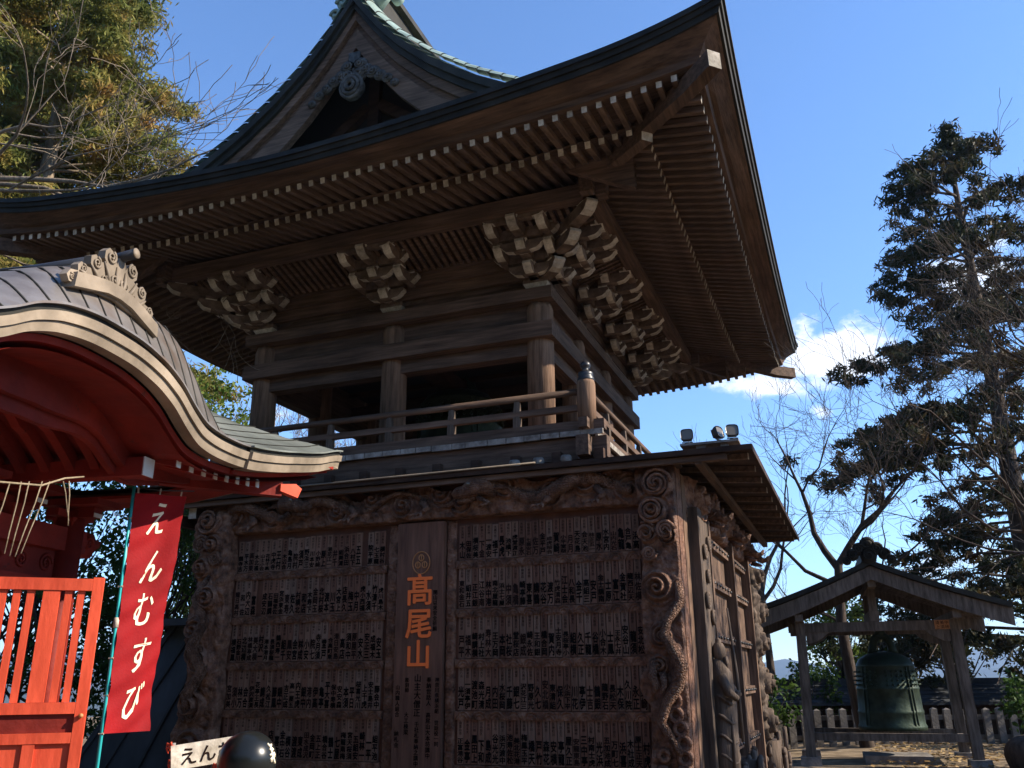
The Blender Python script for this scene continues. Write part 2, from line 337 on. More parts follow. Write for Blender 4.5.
# ================================================================== BELL TOWER
D = 4.5926; CX, CY = -2.25, D/2
tower = thing('bell_tower', 'large dark wooden two-storey bell tower with sweeping green copper roof and carved brackets', 'temple tower', (CX, CY, 0))
posts = [(-4.5, 0), (-2.25, 0), (0, 0), (-4.5, D), (-2.25, D), (0, D)]+[(x, D*k/3) for x in (-4.5, 0) for k in (1, 2)]
for x, y in posts:
    mb = MB().mat(WZ); mb.smooth = True; mb.lathe([(.185, 4.1), (.185, 6.4), (.16, 6.49)], (x, y, 0), 28); mb.build('post', tower)
def ring_beam(name, o, z0, z1, w, mx=WX, my=WY):
    for y, s in ((0, -1), (D, 1)):
        mb = MB().mat(mx); mb.bp((-4.5-o, y+s*o, z0), (o, y+s*(o-w), z1)); mb.build(name, tower)
    for x, s in ((-4.5, -1), (0, 1)):
        mb = MB().mat(my); mb.bp((x+s*(o-.003), -o+w+.002, z0), (x+s*(o-w), D+o-w-.002, z1)); mb.build(name, tower)
ring_beam('head_beam', .25, 6.49, 6.66, .50)
ring_beam('tie_beam', .25, 5.934, 6.156, .36)
ring_beam('inner_lintel', .10, 5.74, 5.93, .2)
ring_beam('frieze_board', .06, 6.158, 6.488, .1)
# upper walls behind the brackets
for k, (z0, z1, o, w) in enumerate(((6.662, 6.86, .06, .12), (6.862, 7.02, .13, .2), (7.022, 7.18, .20, .2), (7.182, 7.30, .28, .2), (7.30, 8.0, .1, .15))):
    ring_beam('wall_beam', o, z0, z1, w)
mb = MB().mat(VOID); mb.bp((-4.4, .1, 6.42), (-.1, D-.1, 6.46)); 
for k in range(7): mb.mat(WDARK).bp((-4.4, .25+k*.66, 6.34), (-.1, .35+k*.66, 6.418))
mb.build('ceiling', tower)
# cross beam carrying the bell
mb = MB().mat(WDARK); mb.bp((-2.4, .2, 6.12), (-2.1, D-.2, 6.33)); mb.bp((-4.3, CY-.12, 5.94), (-.2, CY+.12, 6.12)); mb.build('bell_beam', tower)

# sides as frames: (origin corner axis). For side: lateral coordinate t measured from the middle, outward o
SIDES = [('front', Vector((CX, 0, 0)), Vector((1, 0, 0)), Vector((0, -1, 0)), 2.25), ('right', Vector((0, CY, 0)), Vector((0, 1, 0)), Vector((1, 0, 0)), D/2),
         ('back', Vector((CX, D, 0)), Vector((-1, 0, 0)), Vector((0, 1, 0)), 2.25), ('left', Vector((-4.5, CY, 0)), Vector((0, -1, 0)), Vector((-1, 0, 0)), D/2)]
def P(side, t, o, z): _, c, lat, out, h = side; q = c+lat*t+out*o; return Vector((q.x, q.y, z))
def zb(t, o): return 7.385+(2.0-o)*.275+.15*(abs(t)/3.9)**2.5*max(0, o)/2.0          # base rafters centre
def zf(t, o): return 7.35+(2.7-o)*.225+.27*(abs(t)/4.9)**2.8*min(1, .45+.55*max(0, o-1.6)/1.1)  # flying rafters centre
def lift(t): t = min(abs(t), 5.4); return .44*(t/5.2)**1.7+.17*(max(0, t-3.7)/1.65)**2.3
SP = .166
base_r, fly_r = [], []
for si, side in enumerate(SIDES):
    h = side[4]; n = int((h+2.62)/SP)
    for k in range(-n, n+1):
        t = k*SP+SP/2 if True else 0
        if abs(t) > h+2.6: continue
        over = max(0, abs(t)-h)
        if over < 1.86:
            a = P(side, t, 2.0, zb(t, 2.0)); b = P(side, t, over+.08 if over > 0 else 0.0, zb(t, over)); base_r.append((a, b, si, abs(t)))
        if over < 2.56:
            o1 = max(1.55, over+.06); a = P(side, t, 2.7, zf(t, 2.7)); b = P(side, t, o1, zf(t, o1)); fly_r.append((a, b, si, abs(t)))
def rafter_obj(name, a, b, w, h, mm):
    j = random.Random(int(a.x*977+a.y*577)); a = a+(a-b).normalized()*j.uniform(-.008, .008)+Vector((0, 0, j.uniform(-.004, .004)))
    m2 = MB().mat(mm); m2.beam(a, b, w, h); m2.mat(WPALE)
    d = (a-b).normalized(); x = d.cross(Vector((0, 0, 1))).normalized(); z = x.cross(d); q = a+d*.003
    m2.add([q-x*w/2-z*h/2, q+x*w/2-z*h/2, q+x*w/2+z*h/2, q-x*w/2+z*h/2], [(0, 1, 2, 3)])
    return m2
for nm, lst, w, h in (('base_rafter', base_r, .068, .088), ('flying_rafter', fly_r, .062, .074)):
    vis = [r for r in lst if r[2] in (0, 1)]; vis.sort(key=lambda r: (r[0]-CP).length); keep = vis[:100]; rest = [r for r in lst if r not in keep]
    for a, b, si, t in keep:
        rafter_obj(nm, a, b, w, h, WRY if si == 0 else WRX).build(nm, tower)
    m2 = MB()
    for a, b, si, t in rest:
        q = rafter_obj(nm, a, b, w, h, WRY if si in (0, 2) else WRX); bs = len(m2.v); m2.v += q.v; m2.f += [[i+bs for i in f] for f in q.f]
        for mm in q.mats:
            if mm not in m2.mats: m2.mats.append(mm)
        m2.m += [m2.mats.index(q.mats[i]) for i in q.m]; m2.sm += q.sm
    tag(m2.build(nm+'s_beyond', tower), kind='stuff')
# soffit boards, eave fascias per side
for side in SIDES:
    h = side[4]; nm = side[0]; mm = WX if nm in ('front', 'back') else WY
    def strip(fo0, fz0, fo1, fz1, n=60, m=mm, mb=None):
        mb = mb or MB(); mb.mat(m)
        pts = []
        for i in range(n+1):
            s = -1+2*i/n; t0 = s*(h+fo0); t1 = s*(h+fo1)
            pts += [P(side, t0, fo0, fz0(t0)), P(side, t1, fo1, fz1(t1))]
        mb.add(pts, [(2*i, 2*i+1, 2*i+3, 2*i+2) for i in range(n)]); return mb
    mb = strip(0.0, lambda t: zb(t, 0)+.046, 1.0, lambda t: zb(t, 1)+.046); strip(1.0, lambda t: zb(t, 1)+.046, 1.98, lambda t: zb(t, 1.98)+.046, mb=mb)
    strip(1.6, lambda t: zf(t, 1.6)+.04, 2.69, lambda t: zf(t, 2.69)+.04, mb=mb); mb.build('soffit', tower)
    # kioi: board between base rafter ends and flying rafters
    mb = strip(2.015, lambda t: zb(t, 2.0)+.046, 2.015, lambda t: max(zf(t, 2.0)-.036, zb(t, 2)+.06)); 
    strip(1.93, lambda t: zb(t, 1.93)+.047, 2.015, lambda t: zb(t, 2.0)+.046, mb=mb); mb.build('eave_batten', tower)
    # brown eave fascia (kayaoi + urago) : inner low, outer
    zl = lambda t: zf(t, 2.7)+.042
    zo = lambda t: 7.445+lift(t)
    mb = strip(2.66, zl, 2.76, zl, m=mm); strip(2.76, zl, 2.78, lambda t: zl(t)+.075+(zo(t)-zl(t))*.5 if False else zl(t)+.07, m=mm, mb=mb)
    strip(2.78, lambda t: zl(t)+.07, 2.84, lambda t: max(zl(t)+.075, zo(t)-.13), m=mm, mb=mb)
    strip(2.84, lambda t: max(zl(t)+.075, zo(t)-.13), 3.0, lambda t: zo(t)-.03, m=mm, mb=mb); mb.build('eave_fascia', tower)
    mb = strip(3.0, lambda t: zo(t)-.03, 3.03, lambda t: zo(t)-.035, m=EDGE)
    strip(3.03, lambda t: zo(t)-.035, 3.045, lambda t: zo(t)+.03, m=EDGE, mb=mb); strip(3.045, lambda t: zo(t)+.03, 3.065, lambda t: zo(t)+.03, m=EDGE, mb=mb)
    strip(3.065, lambda t: zo(t)+.03, 3.08, lambda t: zo(t)+.085, m=EDGE, mb=mb); strip(3.08, lambda t: zo(t)+.085, 3.10, lambda t: zo(t)+.085, m=EDGE, mb=mb)
    strip(3.10, lambda t: zo(t)+.085, 3.10, lambda t: zo(t)+.15, m=EDGE, mb=mb); mb.build('roof_edge', tower)
    # purlin (gagyo) and cove ribs
    mb = MB().mat(mm); a = P(side, -(h+1.30), 1.08, 0); b = P(side, h+1.30, 1.08, 0); a.z = b.z = 7.44; mb.beam(a, b, .17, .2); mb.build('eave_purlin', tower)
    mb = MB().mat(mm)
    for k in range(int(2*(h+.95)/.11)):
        t = -(h+.95)+k*.11; o0 = max(.3, abs(t)-h+.02)
        if o0 < .9: mb.beam(P(side, t, o0, 7.2+(o0-.3)*.3), P(side, t, 1.0, 7.41), .05, .04)
    mb.mat(WDARK); mb.add([P(side, -h-.3, .3, 7.24), P(side, h+.3, .3, 7.24), P(side, h+1.0, 1.0, 7.45), P(side, -h-1.0, 1.0, 7.45)], [(0, 1, 2, 3)])
    mb.build('cove_ribs', tower)
# hip rafters
for sx, x0 in ((1, 0), (-1, -4.5)):
    for sy, y0 in ((-1, 0), (1, D)):
        c = Vector((x0, y0, 0)); d = Vector((sx, sy, 0))
        mb = MB().mat(WY); A = c+d*.2; A.z = 7.78; B = c+d*2.03; B.z = 7.47; mb.beam(A, B, .14, .2); mb.mat(WPALE)
        q = (B-A).normalized(); mb.beam(B, B+q*.006, .142, .202); mb.build('hip_rafter', tower)
        mb = MB().mat(WY); A = c+d*1.5; A.z = 7.62; B = c+d*2.6; B.z = 7.51; E2 = c+d*2.93; E2.z = 7.53; mb.beam(A, B, .15, .19); mb.beam(B-(B-A).normalized()*.01, E2, .152, .2); mb.mat(WPALE)
        q = (E2-B).normalized(); mb.beam(E2, E2+q*.006, .154, .202); mb.build('hip_rafter', tower)
# ---- bracket sets
NZ = 0.193; ST = .335
def arm_poly(a0, a1, h, both):
    c = [(a1, h), (a1+.012, h*.72), (a1-.03, h*.50), (a1-.035, h*.40), (a1-.085, h*.14), (a1-.19, 0)]
    if both: left = [(-p[0], p[1]) for p in c][::-1]
    else: left = [(a0, 0), (a0, h)]
    poly = c+left if not both else c+left
    return poly
def make_arm(name, a0, a1, M, parent, both=False, w=.125, h=.146):
    mb = MB(M).mat(WBR); mb.mat(WPALE2); pale = 1; mb.mat(WBR)
    poly = arm_poly(a0, a1, h, both); ms = {k: pale for k in range(5)}
    if both:
        for k in range(6, 11): ms[k] = pale
    mb.extr(poly, (0, -w/2, 0), (1, 0, 0), (0, 0, 1), (0, 1, 0), w, ms)
    return mb.build(name, parent, origin=M @ Vector((0, 0, 0)))
def make_block(M, parent, s=.175, h=.085):
    mb = MB(M).mat(WBR); mb.mat(WPALE).box((0, 0, h*.25), (s, s, h*.5), None, .74); mb.mat(WBR).box((0, 0, h*.76), (s, s, h*.49))
    return mb.build('bearing_block', parent, origin=M @ Vector((0, 0, 0)))
def bracket(M, kinds, name='bracket_set'):
    """M: local frame at wall line, top of head beam; kinds: list of (angle, reach factor, lateral?)"""
    mb = MB(M).mat(WBR); mb.mat(WPALE); mb.box((0, 0, .055), (.36, .36, .10), None, .72); mb.mat(WBR).box((0, 0, .138), (.36, .36, .064)); 
    root = mb.build(name, tower, origin=M @ Vector((0, 0, 0)))
    done = set()
    for ang, fac, lat in kinds:
        R = M @ Matrix.Rotation(radians(ang), 4, 'Z')
        for k in range(3):
            z = .14+k*NZ
            make_arm('bracket_arm', -.15, ((k+1)*ST+.13)*fac, R @ Matrix.Translation((0, 0, z)), root, w=.13 if fac == 1 else .16)
            make_block(R @ Matrix.Translation(((k+1)*ST*fac, 0, z+.12)), root)
            if lat and k < 3:
                A = R @ Matrix.Translation((k*ST, 0, z)) @ Matrix.Rotation(pi/2, 4, 'Z')
                ln = (.38, .47, .54)[k] if lat == 1 else .52
                make_arm('bracket_arm', 0, ln, A, root, both=True, w=.12)
                for s in (-1, 1): make_block(A @ Matrix.Translation((s*(ln-.1), 0, .12)), root, .135)
                if k > 0:
                    A2 = R @ Matrix.Translation((k*ST, 0, z-NZ)) @ Matrix.Rotation(pi/2, 4, 'Z')
                    make_arm('bracket_arm', 0, .3, A2, root, both=True, w=.1)
                    if lat == 2:
                        for s in (-1, 1):
                            make_arm('bracket_arm', -.02, .46, R @ Matrix.Translation((k*ST-.1, s*.36, z)), root, w=.12)
                            make_block(R @ Matrix.Translation((k*ST+.28, s*.36, z+.12)), root, .135)
        A = R @ Matrix.Translation((3*ST*fac, 0, .14+2*NZ+.10)) @ Matrix.Rotation(pi/2, 4, 'Z')
        if lat: make_arm('bracket_arm', 0, .46, A, root, both=True, w=.1, h=.12)
    return root
def fr(x, y, deg): return Matrix.Translation((x, y, 6.662)) @ Matrix.Rotation(radians(deg), 4, 'Z')
bracket(fr(-2.25, 0, -90), [(0, 1, 2)])
for k in (1, 2): bracket(fr(0, D*k/3, 0), [(0, 1, 2)])
bracket(fr(0, 0, 0), [(-90, 1, 2), (0, 1, 2), (-45, 1.38, 0)])
bracket(fr(0, D, 0), [(90, 1, 1), (0, 1, 2), (45, 1.38, 0)])
bracket(fr(-4.5, 0, 180), [(90, 1, 2), (0, 1, 1), (45, 1.38, 0)])
bracket(fr(-4.5, D, 180), [(-90, 1, 1), (0, 1, 1), (-45, 1.38, 0)])
# ---- roof
prof = [(0, 0), (.5, .19), (1.0, .38), (1.5, .58), (2.2, .93), (2.9, 1.33), (3.48, 1.67), (4.08, 2.12), (4.57, 2.58), (4.99, 3.08), (5.33, 3.62)]
def zr(d):
    for (a, za), (b, zb_) in zip(prof, prof[1:]):
        if d <= b: return 7.6+za+(zb_-za)*(d-a)/(b-a)
    return 7.6+prof[-1][1]
EO = 3.1; GY = -1.6; DG = EO+GY
def rl(t, d): return lift(t)*max(0, 1-d/2.0)
HL = 2.25+EO
for s in (1, -1):
    mb = MB().mat(COPPER); mb.smooth = True
    def fn(u, v, s=s):
        d = v*HL; d = min(d, HL-.02)
        if d <= DG: y0, y1 = -EO+d, D+EO-d
        else: y0, y1 = GY, D-GY
        y = y0+(y1-y0)*u; t = (y-CY)*(5.35/(D/2+EO))
        return (CX+s*(HL-d), y, zr(d)+rl(t, d)+ (.30*min(1, max(0, (min(y-GY, D-GY-y))/.45)) if d > DG else 0))
    mb.grid(fn, 60, 44, flip=(s < 0)); mb.build('roof_slope', tower)
    # verge roll with sheet courses
    for ys, y0 in ((-1, GY), (1, D-GY)):
        mb = MB().mat(COPPER)
        n = 22
        for i in range(n):
            for j in range(6):
                def pt(di, jj):
                    d = DG-.1+(HL-.03-DG+.1)*di/n; a = jj/6*1.25; dd = ys*(-.42+.50*sin(a)); return Vector((CX+s*(HL-d), y0+dd, zr(d)+.0+.30*cos(a)*min(1, (d-DG+.15)/.8)+(.012*(1 if di-int(di) < .5 else 0))))
                q = [pt(i, j), pt(i+.94, j), pt(i+.94, j+1), pt(i, j+1)]; mb.add(q, [(0, 1, 2, 3)])
                q = [pt(i+.94, j)-Vector((0, 0, .018)), pt(i+1, j)-Vector((0, 0, .012)), pt(i+1, j+1)-Vector((0, 0, .012)), pt(i+.94, j+1)-Vector((0, 0, .018))]; mb.mat(EDGE).add(q, [(0, 1, 2, 3)]); mb.mat(COPPER)
        mb.build('verge_roll', tower)
for ys, y0 in ((-1, -EO), (1, D+EO)):
    mb = MB().mat(COPPER); mb.smooth = True
    def fn(u, v):
        d = v*2.3; w = HL-d; x = CX-w+2*w*u; return (x, y0-ys*d, zr(d)+rl((x-CX), d)-.006)
    mb.grid(fn, 50, 12, flip=ys > 0); mb.build('skirt_roof', tower)
# gable (front and back): dark edge, barge boards, pendant, struts
def gable(yf, ys):
    def Gp(s, d, drop, y): return Vector((CX+s*(HL-d), y, zr(d)-drop))
    ds = [DG-.15+(HL-DG+.15)*i/16 for i in range(17)]
    for s in (1, -1):
        for nm, dr0, dr1, y0, y1, m_, fac in (('verge_edge', -.0, .13, yf+ys*.06, yf-ys*.2, EDGE, 0), ('verge_edge', .13, .24, yf+ys*.01, yf-ys*.2, EDGE, 0), ('bargeboard', .24, .40, yf-ys*.04, yf-ys*.16, WX, 0), ('bargeboard', .40, .52, yf-ys*.12, yf-ys*.24, WX, 0), ('bargeboard', .52, .86, yf-ys*.09, yf-ys*.2, WX, .14)):
            mb = MB().mat(m_)
            for i in range(16):
                a0, a1 = ds[i], ds[i+1]
                e0, e1 = dr1+fac*(1-(i)/16), dr1+fac*(1-(i+1)/16)
                q = [Gp(s, a0, dr0, y0), Gp(s, a1, dr0, y0), Gp(s, a1, e1, y0), Gp(s, a0, e0, y0), Gp(s, a0, dr0, y1), Gp(s, a1, dr0, y1), Gp(s, a1, e1, y1), Gp(s, a0, e0, y1)]
                mb.add(q, [(0, 1, 2, 3), (7, 6, 5, 4), (3, 2, 6, 7), (1, 0, 4, 5)])
            mb.build(nm, tower)
    yb = yf-ys*.75
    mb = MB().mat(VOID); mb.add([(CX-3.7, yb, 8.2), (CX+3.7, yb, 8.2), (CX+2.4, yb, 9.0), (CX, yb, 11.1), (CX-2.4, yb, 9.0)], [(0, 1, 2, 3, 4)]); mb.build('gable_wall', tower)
    mb = MB().mat(WDARK); mb.bp((CX-.09, yb-.01*ys, 8.3), (CX+.09, yb+ys*.1, 10.4)); mb.build('gable_strut', tower)
    for s in (1, -1):
        mb = MB().mat(WDARK); mb.beam((CX+s*.1, yb+ys*.06, 9.75), (CX+s*1.7, yb+ys*.06, 8.55), .1, .16); mb.build('gable_strut', tower)
    mb = MB().mat(WDARK); mb.bp((CX-3, yb+ys*.02, 8.62), (CX+3, yb+ys*.14, 8.8)); mb.build('gable_beam', tower)
    # pendant (gegyo): wings and scroll rosette
    mb = MB().mat(WGREY2); y0 = yf-ys*.02
    pend = []
    for s in (1, -1):
        for (x, z, r) in ((.1, 10.02, .11), (.2, 9.9, .10), (.32, 9.83, .10), (.44, 9.74, .085), (.56, 9.66, .075), (.68, 9.55, .06), (.1, 9.86, .13)):
            for rr in (1, .62, .28):
                mb.smooth = True; pts = [Vector((CX+s*x+r*rr*cos(a), y0-ys*.05+ys*(1-rr)*.05, z+r*rr*.85*sin(a))) for a in [2*pi*k/14 for k in range(15)]]; mb.tube(pts, r*.17, 6, False)
            mb.extr([(r*cos(2*pi*k/14), r*.85*sin(2*pi*k/14)) for k in range(14)], (CX+s*x, y0-ys*.03, z), (1, 0, 0), (0, 0, 1), (0, -ys, 0), .06)
    for rr in (.17, .12, .06):
        pts = [Vector((CX+rr*cos(a), y0-ys*.02+ys*(.2-rr)*.4, 9.64+rr*1.1*sin(a))) for a in [2*pi*k/20 for k in range(21)]]; mb.tube(pts, .03, 6, False)
    mb.extr([(.18*cos(2*pi*k/20), .19*sin(2*pi*k/20)) for k in range(20)], (CX, y0-ys*.03, 9.64), (1, 0, 0), (0, 0, 1), (0, -ys, 0), .07)
    mb.bp((CX-.09, y0-ys*.03, 9.7), (CX+.09, y0-ys*.1, 10.25)); mb.build('gable_pendant', tower)
gable(GY, -1); gable(D-GY, 1)
# ridge with end ornaments
mb = MB().mat(EDGE); mb.bp((CX-.2, -1.25, 11.1), (CX+.2, D+1.25, 11.62)); mb.bp((CX-.3, -1.3, 11.62), (CX+.3, D+1.3, 11.72)); 
mb.build('ridge', tower)
for yy, ys in ((-1.35, -1), (D+1.35, 1)):
    mb = MB().mat(COPPER); mb.smooth = True
    mb.extr([(-.2, 11.25), (.2, 11.25), (.36, 11.45), (.34, 11.75), (.12, 12.1), (-.12, 12.1), (-.34, 11.75), (-.36, 11.45)], (CX, yy, 0), (1, 0, 0), (0, 0, 1), (0, -ys, 0), .2)
    for s in (1, -1):
        for (x, z, r) in ((.40, 11.48, .12), (.52, 11.28, .09)):
            pts = [Vector((CX+s*(x+r*(1-.12*a)*cos(a)), yy-ys*.02, z+r*(1-.12*a)*sin(a))) for a in [k*.45 for k in range(15)]]; mb.tube(pts, .03, 6)
            mb.extr([(r*cos(2*pi*k/12), r*sin(2*pi*k/12)) for k in range(12)], (CX+s*x, yy-ys*.04, z), (1, 0, 0), (0, 0, 1), (0, -ys, 0), .1)
    mb.build('ridge_end_ornament', tower)
# ---- balcony
BX = .87
mb = MB().mat(WY)
for k in range(36): 
    x = -4.5-BX-.08+k*(4.5+2*BX+.16)/36; w = (4.5+2*BX+.16)/36
    if -.2 < 0: mb.bp((x+.004, -BX-.1, 4.30), (x+w-.004, -.1, 4.35))
    mb.bp((x+.004, D+.1, 4.30), (x+w-.004, D+BX+.1, 4.35))
n = 40
for k in range(n):
    y = -.098+k*(D+.196)/n; w = (D+.196)/n
    for x0, x1 in ((-4.5-BX-.1, -4.4), (-.1, BX+.1)): mb.bp((x0, y+.004, 4.30), (x1, y+w-.004, 4.35))
mb.build('balcony_deck', tower)
mb = MB().mat(WDARK); mb.bp((-4.4, -.09, 4.28), (-.1, D+.09, 4.33)); mb.build('floor', tower)
rng = random.Random(3)
mb = MB().mat(WSILVER)
x = -5.4
while x < .9:
    w = rng.uniform(.16, .3); mb.bp((x, -BX-.135, 4.285+rng.uniform(-.006, .006)), (x+w-.012, -BX-.101, 4.352)); x += w
y = -.9
while y < D+.9:
    w = rng.uniform(.16, .3); mb.bp((BX+.101, y, 4.285), (BX+.135, y+w-.012, 4.352)); y += w
mb.build('deck_edge_plates', tower)
for a, b in (((-5.6, -BX+.0, 4.15), (BX+.25, -BX+.0, 4.15)), ((-5.6, D+BX, 4.15), (BX+.25, D+BX, 4.15))):
    mb = MB().mat(WX); mb.beam(a, b, .15, .26); mb.build('balcony_beam', tower)
for x in (BX, -4.5-BX):
    mb = MB().mat(WY); mb.beam((x, -BX-.25, 4.148), (x, D+BX+.25, 4.148), .15, .24); mb.build('balcony_beam', tower)
k = 0
for x in [-5.2+.52*i for i in range(13)]:
    mb = MB().mat(WDARK); mb.bp((x-.055, -BX-.16, 3.97), (x+.055, -.2, 4.11));  mb.build('balcony_bracket', tower)
for y in [.2+.62*i for i in range(8)]:
    mb = MB().mat(WDARK); mb.bp((.2, y-.055, 3.97), (BX+.16, y+.055, 4.11)); mb.mat(WSILVER); mb.bp((BX+.161, y-.056, 3.968), (BX+.175, y+.056, 4.112)); mb.build('balcony_bracket', tower)
rail = {}
def rail_run(a, b, ext, mm):
    a = Vector(a); b = Vector(b); d = (b-a).normalized()
    mb = MB().mat(mm); mb.smooth = True; mb.tube([a+Vector((0, 0, 4.87)), b+Vector((0, 0, 4.87))], .042, 10); mb.build('handrail', tower)
    mb = MB().mat(mm); mb.beam(a+Vector((0, 0, 4.665)), b+Vector((0, 0, 4.665)), .07, .075); mb.build('middle_rail', tower)
    mb = MB().mat(mm); mb.beam(a-d*ext+Vector((0, 0, 4.435)), b+d*ext+Vector((0, 0, 4.435)), .11, .12); mb.build('bottom_rail', tower)
    n = max(1, round((b-a).length/.9))
    for k in range(1, n):
        p = a+(b-a)*k/n; mb = MB().mat(WGREY); mb.box(p+Vector((0, 0, 4.56)), (.085, .085, .135)); mb.box(p+Vector((0, 0, 4.76)), (.06, .06, .14), None, 1.3); mb.build('baluster', tower)
rail_run((-4.5-BX, -BX, 0), (BX, -BX, 0), .22, WX); rail_run((BX, -BX, 0), (BX, D+BX, 0), .2, WY)
rail_run((-4.5-BX, D+BX, 0), (BX, D+BX, 0), .2, WX); rail_run((-4.5-BX, -BX, 0), (-4.5-BX, D+BX, 0), .2, WY)
for x in (BX, -4.5-BX):
    for y in (-BX, D+BX):
        mb = MB().mat(WZ); mb.smooth = True; mb.lathe([(.112, 4.352), (.112, 4.95), (.10, 5.0)], (x, y, 0), 20); cp = mb.build('corner_post', tower)
        mb = MB().mat(BLACK); mb.smooth = True
        mb.lathe([(.10, 4.99), (.104, 5.0), (.104, 5.03), (.09, 5.045), (.094, 5.06), (.094, 5.09), (.085, 5.105), (.05, 5.125), (.035, 5.15), (.06, 5.175), (.066, 5.20), (.055, 5.23), (.02, 5.255), (.001, 5.265)], (x, y, 0), 20); mb.build('finial', cp)
# ---- slate-clad flared skirt below the balcony (shows left of the donor wall)
mb = MB().mat(SLATE); mb.smooth = False
secs = [(0, 2.55, .10), (.42, 2.15, .05), (1.2, 1.60, -.02), (2.34, .86, -.25), (2.36, .70, -.32), (3.9, .30, -.5)]
def ring(z, o, f): return [(-4.5-o, -.72-f, z), (.0, -.72-f, z), (.0, D+o, z), (-4.5-o, D+o, z)]
R_ = [ring(*s_) for s_ in secs]
vs = [p for r in R_ for p in r]
mb.add(vs, [(4*i+k, 4*i+(k+1) % 4, 4*i+4+(k+1) % 4, 4*i+4+k) for i in range(len(secs)-1) for k in (0, 1, 2, 3)])
sk = mb.build('skirt_wall', tower)
mb = MB().mat(SLATE)
for k in range(6):
    xt = -5.25+.36*k; xb = -6.95+.62*k
    pts = []
    for (z, o, f) in secs[:4]:
        s = (2.34-z)/2.34; s2 = (o-.86)/(2.55-.86); pts.append((xt+(xb-xt)*s2, -.74-f, z))
    for a, b in zip(pts, pts[1:]): mb.beam(a, b, .035, .03, (0, 1, 0))
mb.bp((-5.5, -.80, 2.30), (-4.6, -.45, 2.39)); mb.build('seam_batten', sk)

# hanging bell inside the tower
def bell_mesh(c, r, h, parent, mats=(BRONZE,)):
    x, y, z = c
    mb = MB().mat(BRONZE); mb.smooth = True
    mb.lathe([(r*.93, 0), (r, 0), (r*1.0, .05*h), (r*.965, .08*h), (r*.955, .2*h), (r*.965, .21*h), (r*.965, .235*h), (r*.945, .25*h), (r*.915, .5*h), (r*.93, .51*h), (r*.93, .53*h), (r*.91, .54*h), (r*.865, .8*h), (r*.88, .81*h), (r*.85, .83*h), (r*.76, .9*h), (r*.55, .955*h), (r*.28, .99*h), (.001, h)], (x, y, z), 40)
    body = mb.build('bell_body', parent)
    mb = MB().mat(BRONZE); mb.smooth = True
    for row in range(4):
        for k in range(36):
            if k % 9 == 8: continue
            a = 2*pi*k/36; rr = r*(.905-.012*row); zz = z+h*(.57+.055*row)
            mb.tube([(x+rr*cos(a)*.98, y+rr*sin(a)*.98, zz), (x+(rr+.045*r/.55)*cos(a), y+(rr+.045*r/.55)*sin(a), zz)], [.02*r/.55, .012*r/.55], 6)
    mb.build('bosses', parent)
    mb = MB().mat(BRONZE)
    for k in range(4):
        a = pi/4+pi/2*k; tx, ty = -sin(a), cos(a)
        for s in (-.06, .06):
            mb.beam((x+r*.985*cos(a)+tx*s*r, y+r*.985*sin(a)+ty*s*r, z+.06*h), (x+r*.89*cos(a)+tx*s*r, y+r*.89*sin(a)+ty*s*r, z+.8*h), .02*r, .03*r)
    mb.build('vertical_band', parent)
    mb = MB().mat(BRONZE); mb.smooth = True
    pts = [(x+r*.3*cos(a), y+.1*r*cos(a)*0, z+h*.97+.24*h*sin(a)*1.0) for a in [pi*k/12 for k in range(13)]]
    mb.tube(pts, [.055*h if k not in (0, 12) else .075*h for k in range(13)], 10); mb.lathe([(.001, z+1.18*h), (.06*h, z+1.2*h), (.07*h, z+1.25*h), (.04*h, z+1.3*h), (.001, z+1.32*h)], (x, y, 0), 12); mb.build('dragon_loop', parent)
tb = thing('temple_bell', 'big dark bronze bell hanging inside the upper storey of the bell tower', 'bell', (-2.25, CY, 4.85))
bell_mesh((-2.25, CY, 4.85), .76, 1.34, tb)

# ================================================================== DONOR WALL (hall under the canopy)
wall = thing('donor_board_hall', 'carved wooden board hall under the balcony covered with rows of inked name plaques', 'board hall', (-1.3, 2.2, 0))
FY = -.9
def relief(name, parent, o, ax, ay, n, wa, wz, top, left, right, cents, nu, nv, m=WCARVE, amp=.05, seed=0, base=.03, bot=lambda u: 0):
    o = Vector(o); ax = Vector(ax); ay = Vector(ay); n = Vector(n)
    mb = MB().mat(m); mb.smooth = True
    def hh(a, z):
        h = amp*.5*noise.fractal(Vector((a*3.3+seed, z*3.3, seed*1.7)), 1, 2, 4)+amp*.35*abs(noise.noise(Vector((a*8+seed, z*8, 2))))
        for (ca, cz, r, sg) in cents:
            dx, dz = a-ca, z-cz; d = sqrt(dx*dx+dz*dz)/r
            if d < 1.25:
                f = max(0, 1-(d/1.25)**3); th = atan2(dz, dx)
                h = h*(1-f)+f*(amp*.9*(1-.45*d)+amp*.55*cos(2*pi*(2.3*d)+sg*th))
        return h
    def fn(u, v):
        z0 = bot(u); z1 = wz*top(u); z = z0+(z1-z0)*v; a0 = wa*left(v); a1 = wa*right(v); a = a0+(a1-a0)*u
        e = min(u, 1-u, v, 1-v); k = min(1, e*min(nu, nv)/2.0)
        return o+ax*a+ay*z+n*((base+hh(a, z))*k+(0 if k > 0 else -.08))
    mb.grid(fn, nu, nv)
    cr_ = (ax.cross(ay)).dot(n)
    if cr_ < 0: mb.f = [f[::-1] for f in mb.f]
    return mb.build(name, parent)
